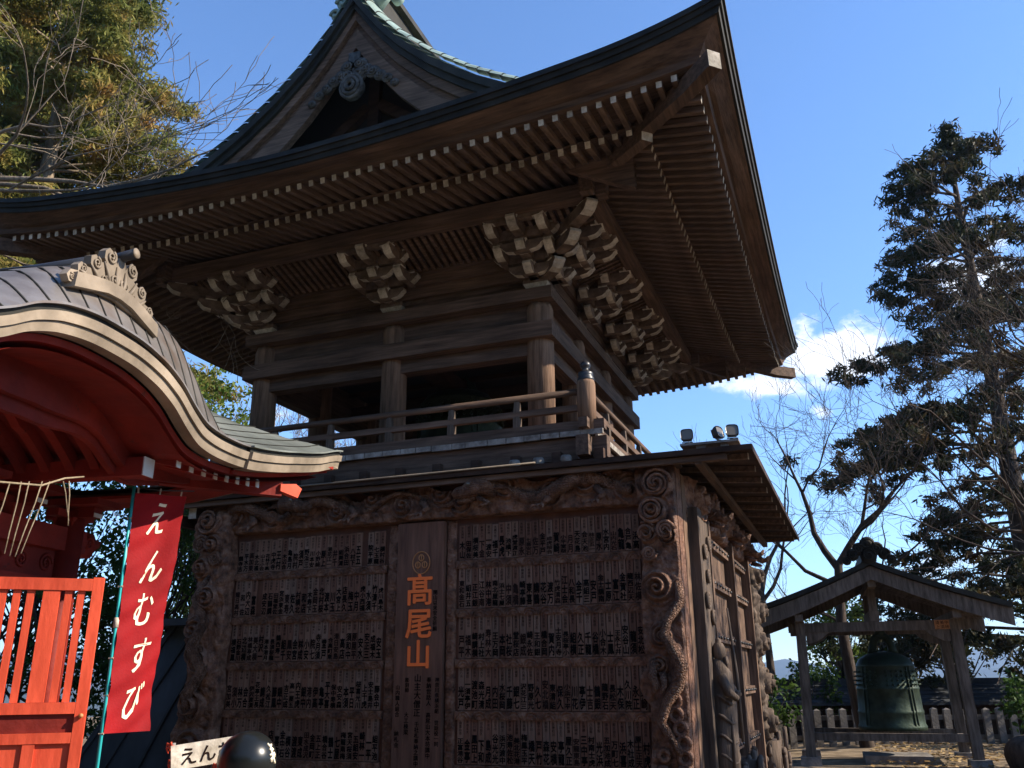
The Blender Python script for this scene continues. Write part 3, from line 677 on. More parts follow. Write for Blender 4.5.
def spiral(mb, c, r, turns, ax, ay, n, th, sg=1, ph=0):
    c = Vector(c); ax = Vector(ax); ay = Vector(ay); n = Vector(n); K = int(turns*12)
    pts = [c+ax*(r*(1-i/K*.88)*cos(ph+sg*i*2*pi/12))+ay*(r*(1-i/K*.88)*sin(ph+sg*i*2*pi/12))+n*(.6*th*i/K) for i in range(K+1)]
    mb.tube(pts, [th*(1-.45*i/K) for i in range(K+1)], 6)
X3 = (1, 0, 0); Z3 = (0, 0, 1); NF = (0, -1, 0); NR = (1, 0, 0); Y3 = (0, 1, 0)
mb = MB().mat(WPANEL); mb.bp((-4.3, FY, .0), (1.5, FY+.12, 3.9)); mb.build('front_board', wall)
mb = MB().mat(WDARK); mb.bp((-4.62, -.85, 0), (-4.45, 4.9, 3.85)); mb.build('left_wall', wall)
mb = MB().mat(WDARK); mb.bp((-4.4, 5.1, 0), (1.6, 5.2, 3.85)); mb.build('back_wall', wall)
# panels
ZS = [3.375, 2.875, 2.315, 1.755, 1.195, .635, .12]
CH = '山川田石大小中村木林森松竹梅高東西南北上下本井水野原島谷岡沢崎橋池久保福吉永安成宮清金銀玉花月日光正美和平安寿喜鶴亀龍虎鳳天王一三五七八千万伊加佐藤渡辺長内江戸横浜横須賀桜富士港町組合会社店屋堂亭院寺講中'
SM = '東京都神奈川県横浜市八王子新宿区港区品川大田埼玉千葉山梨講中町組'
rng = random.Random(11)
def plaque(x0, x1, z0, z1):
    z1 -= rng.choice((0, 0, .006, .014)); mb = MB().mat(rng.choice((WPLANK, WPLANK, WPLANK2, WPLANK2, WPLANK3))); w = x1-x0; j = rng.uniform(-.006, .005)
    mb.bp((x0, FY-.028+j, z0), (x1, FY-.003, z1)); yy = FY-.0285+j; H = z1-z0; cx_ = (x0+x1)/2
    tone = INK if rng.random() < .85 else INKSOFT
    mb.mat(INKSOFT)
    ns = rng.randint(3, 4)
    for k in range(ns): put_glyph(mb, rng.choice(SM), (cx_, yy, z1-.035-k*.036), X3, Z3, .036, .034, NF, .0015)
    mb.mat(tone); n = rng.choice((2, 2, 3, 3, 4)); zt = z1-.035-ns*.036-.01; hh = (zt-z0-.012)/n; hh = min(hh, .125)
    for k in range(n): put_glyph(mb, rng.choice(CH), (cx_, yy, z0+.012+(n-1-k+.5)*hh), X3, Z3, w*.95, hh*.98, NF, .002, bold=.036)
    return mb
slots = []
for (xa, xb, n) in ((-3.97, -1.76, 26), (-.76, 1.44, 26)):
    for r in range(5):
        for k in range(n):
            w = (xb-xa)/n
            slots.append((xa+k*w, xa+(k+1)*w, ZS[r+1]+.055, ZS[r]-.03))
slots.sort(key=lambda s: (Vector((s[0], FY, s[2]))-CP).length)
restp = MB()
for i, (a, b, z0, z1) in enumerate(slots):
    if rng.random() < .03 and i > 100: continue
    q = plaque(a+.004, b-.004, z0, z1)
    if i < 100: q.build('name_plaque', wall)
    else:
        bs = len(restp.v); restp.v += q.v; restp.f += [[v+bs for v in f] for f in q.f]
        for mm in q.mats:
            if mm not in restp.mats: restp.mats.append(mm)
        restp.m += [restp.mats.index(q.mats[v]) for v in q.m]; restp.sm += q.sm
tag(restp.build('name_plaques', wall), kind='stuff')
for (xa, xb) in ((-4.0, -1.73), (-.79, 1.47)):
    for z in ZS[1:]:
        mb = MB().mat(WCARVE); mb.bp((xa, FY-.045, z-.045), (xb, FY-.004, z+.045)); mb.smooth = True
        n = 11
        for k in range(n):
            cx_ = xa+(k+.5)*(xb-xa)/n
            for rr in (.085, .05):
                mb.tube([(cx_+rr*cos(a), FY-.047, z-.035+rr*.9*sin(a)) for a in [pi*j/9 for j in range(10)]], .010, 5)
        mb.build('shelf_bar', wall)
mb = MB().mat(WPLANK); mb.bp((-4.0, FY-.006, .0), (-1.73, FY-.001, .07)); mb.build('lower_board', wall)
# centre plank with frame strips
for xa, xb in ((-1.73, -1.55), (-.93, -.79)):
    cc = [((xb-xa)/2, .12+.2*k, .085, (-1)**k) for k in range(17)]
    relief('vine_strip', wall, (xa, FY-.01, 0), X3, Z3, NF, xb-xa, 3.42, lambda u: 1, lambda v: 0, lambda v: 1, cc, 10, 240, amp=.022, seed=xa, base=.03)
mb = MB().mat(WPLANK2); mb.bp((-1.55, FY-.10, .03), (-.93, FY-.002, 3.40)); plank = mb.build('centre_plank', wall)
def seal(a, b): return (a*1.0, b)
cy_ = FY-.101; xc = -1.235
for ch, z, w_, h_ in (('髙', 2.60, .37, .385), ('尾', 2.215, .36, .365), ('山', 1.865, .34, .34)):
    mb = MB().mat(ORANGE); put_glyph(mb, ch, (xc, cy_, z), X3, Z3, w_, h_, NF, .012, bold=.016); mb.build('orange_character', plank)
mb = MB().mat(GOLDOLD); mb.smooth = True
def ringt(mb, c, r, t, n=24, sq=1.15): mb.tube([(c[0]+r*cos(2*pi*k/n), c[1], c[2]+r*sq*sin(2*pi*k/n)) for k in range(n+1)], t, 6, False)
ringt(mb, (xc+.01, cy_-.004, 2.915), .115, .007)
for dx, dz in ((-.045, -.025), (.045, -.025), (0, .058)):
    ringt(mb, (xc+.01+dx, cy_-.004, 2.915+dz), .032, .007, 14)
    mb.tube([(xc+.01+dx, cy_-.004, 2.915+dz-.03), (xc+.01+dx, cy_-.004, 2.915+dz+.035)], .005, 5)
mb.build('crest', plank)
for txt, x, z, s_ in (('山主大僧正', -1.235, 1.60, .092), ('千社札奉納之講中一同', -1.235, 1.10, .058), ('奉納世話人', -1.09, 1.58, .062), ('高尾山大本坊講中', -1.09, 1.20, .06), ('神奈川県横浜組', -.985, 1.58, .055), ('世話役一同', -.985, 1.12, .055), ('彫刻師', -1.37, 1.58, .055), ('大工棟梁', -1.37, 1.20, .06), ('山内職人組合', -1.49, 1.50, .058), ('納札会', -1.49, 1.0, .06), ('開山以来安全祈願', -1.03, 2.56, .058)):
    mb = MB().mat(INK)
    for k, ch in enumerate(txt): put_glyph(mb, ch, (x, cy_, z-k*s_*1.02), X3, Z3, s_*1.02, s_, NF, .002, bold=.012)
    mb.build('dedication_writing', plank)
# dragon lintel
rng = random.Random(5)
cc = [(.25, .27, .2, 1), (.55, .42, .12, -1)]+[(.9+.47*k+rng.uniform(-.1, .1), .2+.12*(k % 2), .16, (-1)**k) for k in range(11)]
tops = lambda u: .80+.11*sin(u*27)+.09*sin(u*61+1)+.08*(u < .1)
lint = relief('carved_lintel', wall, (-4.3, FY-.05, 3.42), X3, Z3, NF, 5.8, .48, tops, lambda v: 0, lambda v: 1, cc, 420, 40, amp=.075, seed=2.2, base=.07)
mb = MB().mat(WSCALE); mb.smooth = True
pts = []; rad = []
for i in range(230):
    u = i/229; a = -4.05+5.45*u
    pts.append((a, FY-.16-.05*sin(u*31), 3.67+.09*sin(u*29+.5))); rad.append((.055+.03*sin(u*9.4))*(1+.10*(i % 2)))
mb.tube(pts, rad, 9); mb.build('dragon_body', lint)
for hx, sg in ((-3.05, 1), (-.42, -1)):
    mb = MB().mat(WSCALE); mb.smooth = True
    mb.tube([(hx-sg*.2, FY-.16, 3.70), (hx-sg*.08, FY-.24, 3.76), (hx+sg*.06, FY-.27, 3.74), (hx+sg*.17, FY-.28, 3.69), (hx+sg*.27, FY-.27, 3.685), (hx+sg*.32, FY-.26, 3.67)], [.08, .12, .115, .08, .07, .04], 10)
    mb.tube([(hx+sg*.05, FY-.22, 3.64), (hx+sg*.16, FY-.25, 3.60), (hx+sg*.26, FY-.25, 3.59)], [.05, .04, .03], 8)
    for k in range(5):
        mb.tube([(hx-sg*.05*k, FY-.25, 3.8-.02*k), (hx-sg*(.12+.06*k), FY-.22, 3.84-.03*k), (hx-sg*(.2+.06*k), FY-.2, 3.80-.04*k)], [.02, .016, .006], 5)
    mb.tube([(hx, FY-.26, 3.62), (hx-sg*.15, FY-.27, 3.54), (hx-sg*.02, FY-.29, 3.50)], [.035, .03, .015], 6)
    hd_ = mb.build('dragon_head', lint)
    mb = MB().mat(GLASSY); mb.smooth = True; mb.lathe([(.001, -.022), (.02, -.012), (.026, 0), (.02, .012), (.001, .022)], (hx+sg*.08, FY-.375, 3.765), 10); mb.build('eye', hd_)
for cxl in (-3.7, -2.2, -1.2, .35, 1.0):
    mb = MB().mat(WCARVE); mb.smooth = True
    mb.tube([(cxl, FY-.16, 3.64), (cxl+.1, FY-.24, 3.54), (cxl+.02, FY-.26, 3.47)], [.05, .04, .03], 7)
    for k in range(3): mb.tube([(cxl+.02, FY-.26, 3.48), (cxl-.08+.07*k, FY-.31, 3.46), (cxl-.1+.08*k, FY-.32, 3.42)], [.02, .018, .006], 5)
    mb.build('dragon_claw', lint)
# right carved pillar (front corner)
cc = [(.22, 3.62, .19, 1), (.17, 3.33, .17, 1), (.10, 3.08, .12, -1), (.33, 3.05, .1, 1), (.18, 2.5, .16, -1), (.2, 2.0, .12, 1), (.16, 1.7, .1, -1)]
cp = relief('carved_pillar', wall, (1.46, FY-.1, 0), X3, Z3, NF, .44, 3.84, lambda u: 1, lambda v: -.06*sin(v*14)+(-.25 if .34 < v < .44 else 0)*sin((v-.34)*31), lambda v: 1, cc, 40, 330, amp=.09, seed=4.4, base=.08)
mb = MB().mat(WCARVE); mb.bp((1.48, FY-.1, 0), (1.9, -.72, 3.84)); mb.build('pillar_core', wall)
mb = MB().mat(WCARVE); mb.smooth = True
for k in range(7): 
    z = .55+.135*k; rr = .062; cx_ = 1.80+.03*sin(k*.8)-.02*(k > 4)
    mb = MB().mat(WCARVE); mb.smooth = True; mb.tube([(cx_+rr*cos(a), FY-.215, z+rr*sin(a)) for a in [2*pi*j/14 for j in range(15)]], .026, 8, False); mb.build('scroll_ring', cp)
for k in range(5):
    z = .2+.16*k; rr = .05
    mb = MB().mat(WCARVE); mb.smooth = True; mb.tube([(1.53+.02*k+rr*cos(a), FY-.2, z+rr*sin(a)) for a in [2*pi*j/14 for j in range(15)]], .024, 8, False); mb.build('scroll_ring', cp)
for k in range(3):
    z = 1.62+.12*k; rr = .045
    mb = MB().mat(WCARVE); mb.smooth = True; mb.tube([(1.80+rr*cos(a), FY-.2, z+rr*sin(a)) for a in [2*pi*j/14 for j in range(15)]], .022, 8, False); mb.build('scroll_ring', cp)

mb = MB().mat(WSCALE); mb.smooth = True
mb.tube([(1.86, FY-.14, 2.55), (1.88, FY-.2, 2.35), (1.74, FY-.26, 2.15), (1.70, FY-.28, 2.0), (1.80, FY-.30, 1.85), (1.86, FY-.28, 1.7), (1.80, FY-.25, 1.5), (1.68, FY-.26, 1.34), (1.62, FY-.26, 1.15), (1.72, FY-.24, .98), (1.78, FY-.22, .85)], [.05, .06, .05, .055, .07, .075, .07, .06, .05, .045, .03], 10)
mb.tube([(1.58, FY-.2, 1.75), (1.55, FY-.27, 1.6), (1.6, FY-.3, 1.5), (1.55, FY-.3, 1.42)], [.06, .05, .04, .02], 8)
mb.tube([(1.66, FY-.25, 1.62), (1.68, FY-.32, 1.5), (1.64, FY-.34, 1.43)], [.04, .03, .012], 7)
mb.build('carved_serpent', cp)
mb = MB().mat(WCARVE); mb.smooth = True
for c_, r_, sg in (((1.70, FY-.24, 3.62), .17, 1), ((1.63, FY-.24, 3.33), .15, -1), ((1.77, FY-.24, 3.10), .1, 1), ((1.55, FY-.22, 3.08), .09, 1), ((1.58, FY-.23, 2.86), .08, -1)): spiral(mb, c_, r_, 2.6, X3, Z3, NF, .022, sg)
mb.build('cloud_scroll', cp)
# left carved pillar
cc = [(.25, 3.6, .2, -1), (.35, 3.3, .14, 1), (.2, 3.0, .14, 1), (.35, 2.6, .15, -1), (.2, 2.2, .17, 1), (.3, 1.8, .15, -1), (.25, 1.3, .2, 1), (.3, .8, .2, -1)]
cpl = relief('carved_pillar', wall, (-4.62, FY-.1, 0), X3, Z3, NF, .62, 3.84, lambda u: 1, lambda v: .10+.07*sin(v*19)+.05*sin(v*47)-.25*max(0, .5-v), lambda v: 1-.03*sin(v*30), cc, 44, 300, amp=.10, seed=8.1, base=.08)
mb = MB().mat(WSCALE); mb.smooth = True
for c_, r_, sg in (((-4.36, FY-.24, 3.62), .17, -1), ((-4.44, FY-.24, 3.3), .13, 1), ((-4.2, FY-.22, 3.12), .1, -1), ((-4.4, FY-.22, 1.9), .14, 1), ((-4.3, FY-.22, 2.6), .13, -1)): spiral(mb, c_, r_, 2.6, X3, Z3, NF, .022, sg)
mb.tube([(-4.3, FY-.16, 2.9), (-4.45, FY-.22, 2.6), (-4.25, FY-.25, 2.3), (-4.4, FY-.26, 2.0), (-4.2, FY-.25, 1.7), (-4.4, FY-.26, 1.4), (-4.35, FY-.22, 1.1)], [.04, .06, .07, .08, .08, .07, .05], 9)
mb.build('carved_serpent', cpl)
mb = MB().mat(WDARK); mb.bp((-4.58, FY-.08, 0), (-4.05, FY+.1, 3.84)); mb.build('pillar_core', wall)
# right side wall x = 1.9
SX = 1.9
mb = MB().mat(WDARK); mb.bp((1.6, -.70, 0), (SX-.10, 5.2, 3.84)); mb.build('side_wall', wall)
mb = MB().mat(WZ); mb.bp((SX-.14, -.68, 0), (SX-.0, -.46, 3.8)); mb.build('corner_board', wall)
mb = MB().mat(WGREY); mb.bp((SX-.12, -.44, 0), (SX+.12, .24, 3.45)); st = mb.build('statue_panel', wall)
# carved immortal holding a staff on the panel
mb = MB().mat(WGREY); mb.smooth = True
mb.M = Matrix.Translation((-.06, -.27, 0)); px_ = SX+.22
mb.tube([(px_, .15, .55), (px_+.02, .15, .9), (px_+.04, .17, 1.3), (px_+.03, .18, 1.62), (px_, .18, 1.78)], [.17, .15, .14, .12, .06], 12)
mb.lathe([(.001, 1.74), (.05, 1.77), (.075, 1.83), (.072, 1.90), (.05, 1.945), (.03, 1.955), (.032, 1.985), (.001, 2.01)], (px_+.03, .17, 0), 14)
mb.tube([(px_+.09, .17, 1.80), (px_+.11, .17, 1.72), (px_+.10, .17, 1.62)], [.035, .028, .006], 6)
for zz in (.75, .95, 1.15, 1.35): mb.tube([(px_+.16*cos(a), .16+.17*sin(a), zz+.05*sin(3*a)) for a in [-1.6+.32*k for k in range(11)]], .018, 6)
mb.tube([(px_+.05, .05, 1.6), (px_+.13, -.02, 1.42), (px_+.2, .08, 1.36)], [.055, .05, .035], 8)
mb.tube([(px_+.05, .30, 1.6), (px_+.13, .36, 1.42), (px_+.2, .28, 1.40)], [.055, .05, .035], 8)
for k in range(7): mb.tube([(px_+.12, .02+.045*k, .6), (px_+.13, .05+.04*k, .95), (px_+.12, .08+.03*k, 1.3)], [.02, .022, .01], 5)
mb.build('carved_figure', st)
mb = MB(Matrix.Translation((-.06, -.27, 0))).mat(WGREY); mb.smooth = True; mb.tube([(px_+.18, .44, .9), (px_+.17, .45, 1.6), (px_+.12, .47, 2.35)], [.02, .022, .012], 6); mb.build('staff', st)
mb = MB(Matrix.Translation((-.03, -.27, 0))).mat(WGREY); mb.smooth = True
for c_, r_, sg in (((SX+.17, .05, 2.95), .09, 1), ((SX+.17, .15, 2.7), .08, -1), ((SX+.17, .0, 2.4), .1, 1), ((SX+.17, .3, 2.25), .09, -1), ((SX+.17, .35, 3.1), .09, -1)): spiral(mb, c_, r_, 2.2, Y3, Z3, NR, .024, sg)
mb.build('cloud_scroll', st)
# doors with studded battens
for y0, y1 in ((.40, 2.3), (2.5, 4.2)):
    mb = MB().mat(WZD)
    n = 5
    for k in range(n): mb.bp((SX-.06, y0+(y1-y0)*k/n+.004, .05), (SX+.0, y0+(y1-y0)*(k+1)/n-.004, 3.35))
    dr = mb.build('door', wall)
    for z in (.75, 1.4, 2.05, 2.7, 3.2):
        mb = MB().mat(WY); mb.bp((SX+.002, y0, z-.055), (SX+.07, y1, z+.055)); mb.mat(BLACK); mb.smooth = True
        for k in range(8): mb.tube([(SX+.068, y0+.1+k*(y1-y0-.2)/7, z), (SX+.095, y0+.1+k*(y1-y0-.2)/7, z)], [.024, .012], 8)
        mb.build('batten', dr)
for y in (.33, 2.40, 4.28):
    mb = MB().mat(WZD); mb.bp((SX-.05, y-.06, 0), (SX+.13, y+.06, 3.4)); mb.build('door_post', wall)
# side lintel and animal-head noses
cc = [(.5+.75*k, .25+.1*(k % 2), .24, (-1)**k) for k in range(8)]
sl_ = relief('carved_lintel', wall, (SX-.02, -.55, 3.32), Y3, Z3, NR, 5.7, .55, lambda u: .9+.07*sin(u*40), lambda v: 0, lambda v: 1, cc, 260, 30, amp=.12, seed=6.6, base=.09)
for y in (.55, 2.4, 4.2, 5.0):
    mb = MB().mat(WCARVE); mb.smooth = True
    mb.tube([(SX, y, 3.5), (SX+.12, y, 3.52), (SX+.22, y, 3.50), (SX+.30, y, 3.44), (SX+.36, y, 3.46), (SX+.40, y, 3.52)], [.07, .085, .07, .05, .035, .015], 10)
    mb.tube([(SX+.1, y, 3.42), (SX+.2, y, 3.38), (SX+.28, y, 3.36)], [.045, .035, .015], 8)
    for s in (-1, 1):
        spiral(mb, (SX+.13, y+s*.085, 3.54), .06, 1.8, X3, Z3, (0, s, 0), .02, s)
    mb.build('lion_head_nose', wall)
cc = [(.3, 3.2, .25, 1), (.4, 2.6, .22, -1), (.25, 2.1, .2, 1), (.4, 1.5, .22, -1), (.3, .9, .25, 1)]
relief('carved_pillar', wall, (SX-.02, 4.4, 0), Y3, Z3, NR, .75, 3.4, lambda u: 1, lambda v: .04*sin(v*30), lambda v: 1+.12*sin(v*17)+.08*sin(v*41), cc, 44, 200, m=WGREY, amp=.16, seed=3.3, base=.14)
# carved foot blocks at the side wall
rng = random.Random(9)
for y, h, sz in ((.95, .62, .30), (1.75, .72, .34), (4.9, .75, .36)):
    mb = MB().mat(WGREY); mb.smooth = True
    for k in range(16):
        a = rng.uniform(0, 2*pi); q = (SX+.2+rng.uniform(-.06, .22), y+rng.uniform(-.3, .3), rng.uniform(.1, h-.1)); spiral(mb, q, rng.uniform(.08, .15), 2, (0, cos(a*.2), sin(a*.2)), Z3, NR, .04, rng.choice((-1, 1)), a)
    mb.box((SX+.16, y, h*.42), (.30, .62, h*.84), None, 1.1); mb.build('carved_foot', wall)
# canopy roof
ze = 3.885
def cz(x, y):
    return ze+.085*min(max(0, (y+1.25)), max(0, (2.76-x)), max(0, 5.87-y), 1.9)
xs = [-5.3, -3.5, -1.5, .5, .9, 1.3, 1.7, 2.0, 2.3, 2.55, 2.76]; ys = [-1.25, -1.0, -.7, -.4, 0, .5, 1.3, 2.3, 3.3, 4.3, 5.0, 5.4, 5.87]
mb = MB().mat(WDARK)
for z_off, fl in ((0, True), (.03, False)):
    for i in range(len(xs)-1):
        for j in range(len(ys)-1):
            if -4.3 < xs[i] < .4 and 0 <= ys[j] < 4.2: continue
            q = [(xs[i], ys[j]), (xs[i+1], ys[j]), (xs[i+1], ys[j+1]), (xs[i], ys[j+1])]
            q = [(x, y, cz(x, y)+z_off) for x, y in q]; mb.add(q[::-1] if fl else q, [(0, 1, 2, 3)])
cn = mb.build('canopy_roof', wall)
mb = MB().mat(WDARK)
mb.bp((-5.3, -1.27, ze-.018), (2.775, -1.252, ze+.042)); mb.bp((2.762, -1.25, ze-.03), (2.78, 5.87, ze+.042)); mb.build('canopy_edge', cn)
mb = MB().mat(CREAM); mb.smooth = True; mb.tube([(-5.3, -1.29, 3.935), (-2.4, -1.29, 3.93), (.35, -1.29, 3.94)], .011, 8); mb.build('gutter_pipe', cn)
for k in range(11):
    y = -1.0+k*.66; mb = MB().mat(WY); z1 = cz(2.7, y)-.035; z0 = cz(1.75, y)-.035; mb.beam((1.75, y, z0), (2.70, y, z1), .065, .06); mb.mat(WPALE); mb.box((2.703, y, z1), (.008, .066, .062)); mb.build('canopy_rafter', cn)
mb = MB().mat(WY); mb.bp((2.15, -1.2, 3.775), (2.23, 5.8, 3.848)); mb.build('canopy_purlin', cn)
mb = MB().mat(WX); mb.bp((-5.2, -1.22, 3.80), (2.5, -1.16, 3.86)); mb.build('canopy_purlin', cn)
for k in range(16):
    x = -5.1+k*.5; mb = MB().mat(WDARK); mb.bp((x, -1.15, 3.815), (x+.06, -.88, 3.876)); mb.build('canopy_rafter', cn)
for x, z in ((-4.92, 3.66), (-4.66, 3.74)):
    mb = MB().mat(WDARK); mb.bp((x-.06, -1.1, z-.07), (x+.06, -.4, z+.07)); mb.mat(WPALE); mb.bp((x-.061, -1.108, z-.071), (x+.061, -1.101, z+.071)); mb.build('beam_nose', wall)
# pale lotus-shaped bracket feet peeking over the canopy
for x in (.02, .32, .66):
    mb = MB().mat(WSILVER); mb.smooth = True; mb.lathe([(.001, 3.93), (.05, 3.95), (.075, 4.0), (.06, 4.04)], (x, -1.08, 0), 12); mb.build('rounded_bracket_foot', wall)

# floodlights on a plank over the canopy corner
pk = tag(MB().mat(WSILVER).__class__().build if False else (lambda m: (m.bp((1.98, -1.04, 4.03), (2.62, -.86, 4.055)), m.bp((2.15, -1.0, 3.90), (2.25, -.9, 4.03)), m.bp((2.42, -1.0, 3.90), (2.5, -.9, 4.03)), m.build('lamp_plank'))[-1])(MB().mat(WSILVER)),
         'thin grey plank raised on the corner of the canopy carrying three floodlights', 'plank')
def flood(loc, rz, label, tilt=.25):
    t = thing('floodlight', label, 'floodlight', loc, rz, 'floodlights on the canopy corner')
    M = Matrix.Translation(loc) @ Matrix.Rotation(rz, 4, 'Z')
    mb = MB(M).mat(BLACK); mb.tube([(0, 0, 0), (0, 0, .025)], .03, 10); mb.beam((-.06, 0, .03), (.06, 0, .03), .02, .008)
    for s in (-1, 1): mb.beam((s*.066, 0, .03), (s*.066, 0, .12), .006, .02)
    mb.build('bracket', t)
    MR = M @ Matrix.Translation((0, 0, .115)) @ Matrix.Rotation(-tilt, 4, 'X')
    mb = MB(MR).mat(BLACK); n = 24
    def se(a, r): c, s = cos(a), sin(a); k = (abs(c)**4+abs(s)**4)**-.25; return (r*k*c, r*k*s)
    vs = []; secs_ = ((-.02, .064), (-.025, .07), (0, .072), (.03, .062), (.06, .04), (.065, .02))
    for yy, r in secs_: vs += [(se(2*pi*k/n, r)[0], yy, se(2*pi*k/n, r)[1]) for k in range(n)]
    fs = [(i*n+k, i*n+(k+1) % n, (i+1)*n+(k+1) % n, (i+1)*n+k) for i in range(len(secs_)-1) for k in range(n)]+[tuple((len(secs_)-1)*n+k for k in range(n))]
    mb.add(vs, fs); hs = mb.build('housing', t)
    mb = MB(MR).mat(GLASSY); mb.add([(se(2*pi*k/n, .06)[0], -.018, se(2*pi*k/n, .06)[1]) for k in range(n)], [tuple(range(n))]); mb.build('lens', hs)
    mb = MB(MR).mat(BLACK)
    for k in range(4): mb.bp((-.05, .02+k*.012, -.05), (.05, .024+k*.012, .05))
    mb.build('cooling_fins', hs)
flood((2.05, -.95, 4.056), .1, 'brown-faced floodlight standing apart at the left end of the plank')
flood((2.40, -.93, 4.056), 1.15, 'black floodlight turned sideways in the middle of the plank')
flood((2.55, -.95, 4.056), .25, 'grey-lensed floodlight at the outer end of the plank, nearest the canopy tip')

# ================================================================== VERMILION GATE with curved gable
GT = Matrix.Translation((-.962, -3.421, 0)) @ Matrix.Rotation(radians(10), 4, 'Z')
gate = thing('vermilion_gate', 'vermilion temple gate with curved copper-roofed gable and cream banded eaves, left of the tower', 'temple gate', (-.962+GT.col[0][0]*-2+GT.col[1][0]*-3.4, -3.421+GT.col[0][1]*-2+GT.col[1][1]*-3.4, 0), radians(10))
S0 = -3.4
KT = [(0, 3.635), (.25, 3.625), (.5, 3.58), (.7, 3.505), (.88, 3.40), (1.05, 3.325), (1.3, 3.30), (1.7, 3.315), (2.1, 3.38), (2.5, 3.465), (3.0, 3.58), (3.49, 3.715)]
def kz(s):
    d = abs(s-S0); T = KT
    if d >= T[-1][0]: return T[-1][1]
    i = max(j for j in range(len(T)) if T[j][0] <= d)
    p0 = T[max(i-1, 0)][1] if i > 0 else T[1][1]; p1 = T[i][1]; p2 = T[i+1][1]; p3 = T[min(i+2, len(T)-1)][1]; t = (d-T[i][0])/(T[i+1][0]-T[i][0])
    return .5*((2*p1)+(-p0+p2)*t+(2*p0-5*p1+4*p2-p3)*t*t+(-p0+3*p1-3*p2+p3)*t**3)
def gz(X, s):
    d = abs(s-S0); m = max(0, min(-X, X+4.4)); mm = max(0, min(m, 3.49-d))
    eave = 3.30 if d < 1.5 else kz(s)-0*d
    zm = (3.315 if d < 1.7 else kz(s))+.42*mm+.09*mm*mm
    e = kz(s); top = 4.04-.42*max(0, (d-.80)/.5)**2 if d < 1.95 else 3.0
    if s < S0: top = 4.04-.62*max(0, d-.05)**1.35
    q = sin(min(1, m/.36)*pi/2); zk = e+(max(top, e)-e)*q if d < 1.75 else e
    return max(zm, zk, ) if m > 0 else e
def ssteps(a, b, n): return [a+(b-a)*i/n for i in range(n+1)]
SS = ssteps(S0-3.49, S0+3.49, 120)
mb = MB(GT).mat(COPBR); mb.smooth = True
def kroof(u, v):
    X = -4.4*v; s = S0-3.49+6.98*u; return Vector((X, s, gz(X, s)+.012))
Xs = [0, .05, .1, .16, .23, .32, .45, .6, .9, 1.3, 1.7, 2.2, 2.7, 3.1, 3.5, 3.95, 4.4]
vs = [Vector((-x, s, gz(-x, s)+.012)) for x in Xs for s in SS]; ns = len(SS)
fs = []; ms = []
mb.mats = [COPBR, COPGR]
for i in range(len(Xs)-1):
    for j in range(ns-1):
        fs.append((i*ns+j, i*ns+j+1, (i+1)*ns+j+1, (i+1)*ns+j)[::-1]); ms.append(1 if abs((SS[j]+SS[j+1])/2-S0) > 1.62 else 0)
mb.add(vs, fs, ms); kr = mb.build('copper_roof', gate)
# standing seams running over the curved part, courses on the main slope
mb = MB(GT).mat(EDGE); mb.smooth = True
for k in range(-9, 10):
    s = S0+k*.155
    mb.tube([(-x, s+.10*min(1, x/.5), gz(-x, s+.10*min(1, x/.5))+.014) for x in (0.0, .04, .08, .13, .2, .28, .4, .55, .8, 1.2, 1.8)], .0065, 5)
mb.build('standing_seams', kr)
mb = MB(GT).mat(EDGE)
for sg in (1, -1):
    for k in range(1, 12):
        m = k*.15
        pts = [(-m, S0+sg*d, gz(-m, S0+sg*d)+.014) for d in [1.75+(3.49-m-1.75)*i/10 for i in range(11)] if d < 3.49-m+.01]
        if len(pts) > 2 and 3.49-m > 1.8: mb.tube(pts, .006, 4)
mb.build('roof_courses', kr)
# cream bands round the eaves: front, plus both side eaves
def sweep(nm, path, prof_, m_, par=gate, closed=True, smooth=False):
    mb = MB(GT).mat(m_); mb.smooth = smooth; n = len(prof_); vs = []
    for (o, p, out) in path:
        vs += [Vector((p[0]+out[0]*a, p[1]+out[1]*a, p[2]+b)) for a, b in prof_]
    fs = [(i*n+k, i*n+(k+1) % n, (i+1)*n+(k+1) % n, (i+1)*n+k) for i in range(len(path)-1) for k in range(n)]
    fs += [tuple(range(n))[::-1], tuple((len(path)-1)*n+k for k in range(n))]
    mb.add(vs, fs); return mb.build(nm, par)
front = [(0, (0, s, kz(s)), (1, 0)) for s in SS]
kar = [(0, (0, s, kz(s)), (1, 0)) for s in ssteps(S0-1.72, S0+1.72, 90)]
wing = [[(0, (0, S0+sg*d, kz(S0+sg*d)), (1, 0)) for d in ssteps(1.70, 3.49, 24)] for sg in (1, -1)]
side_e = [[(0, (-x, S0+sg*3.49, 3.715-.28*min(1, min(x, 4.4-x)/1.6)), (0, sg)) for x in ssteps(0, 4.4, 24)] for sg in (1, -1)]
for path, ex in ((kar, 0.0), (wing[0], .03), (wing[1], .03), (side_e[0], .03), (side_e[1], .03)):
    sweep('eave_lip', path, [(-.06, .004), (ex+.014, .004), (ex+.014, .018), (-.06, .018)], COPGR if path is not kar else COPBR)
    sweep('shadow_gap', path, [(-.06, -.034), (ex-.02, -.034), (ex-.02, .003), (-.06, .003)], EDGE)
    sweep('cream_band', path, [(-.08, -.092), (ex-.002, -.092), (ex+.008, -.035), (-.08, -.035)], CREAM)
    sweep('cream_band', path, [(-.12, -.155-ex*.4), (ex-.035, -.155-ex*.4), (ex-.020, -.096), (-.12, -.096)], CREAM)
    sweep('red_fascia', path, [(-.62, -.21), (ex-.15, -.20), (ex-.14, -.158-ex*.4), (-.62, -.17-ex*.4)], REDDK)
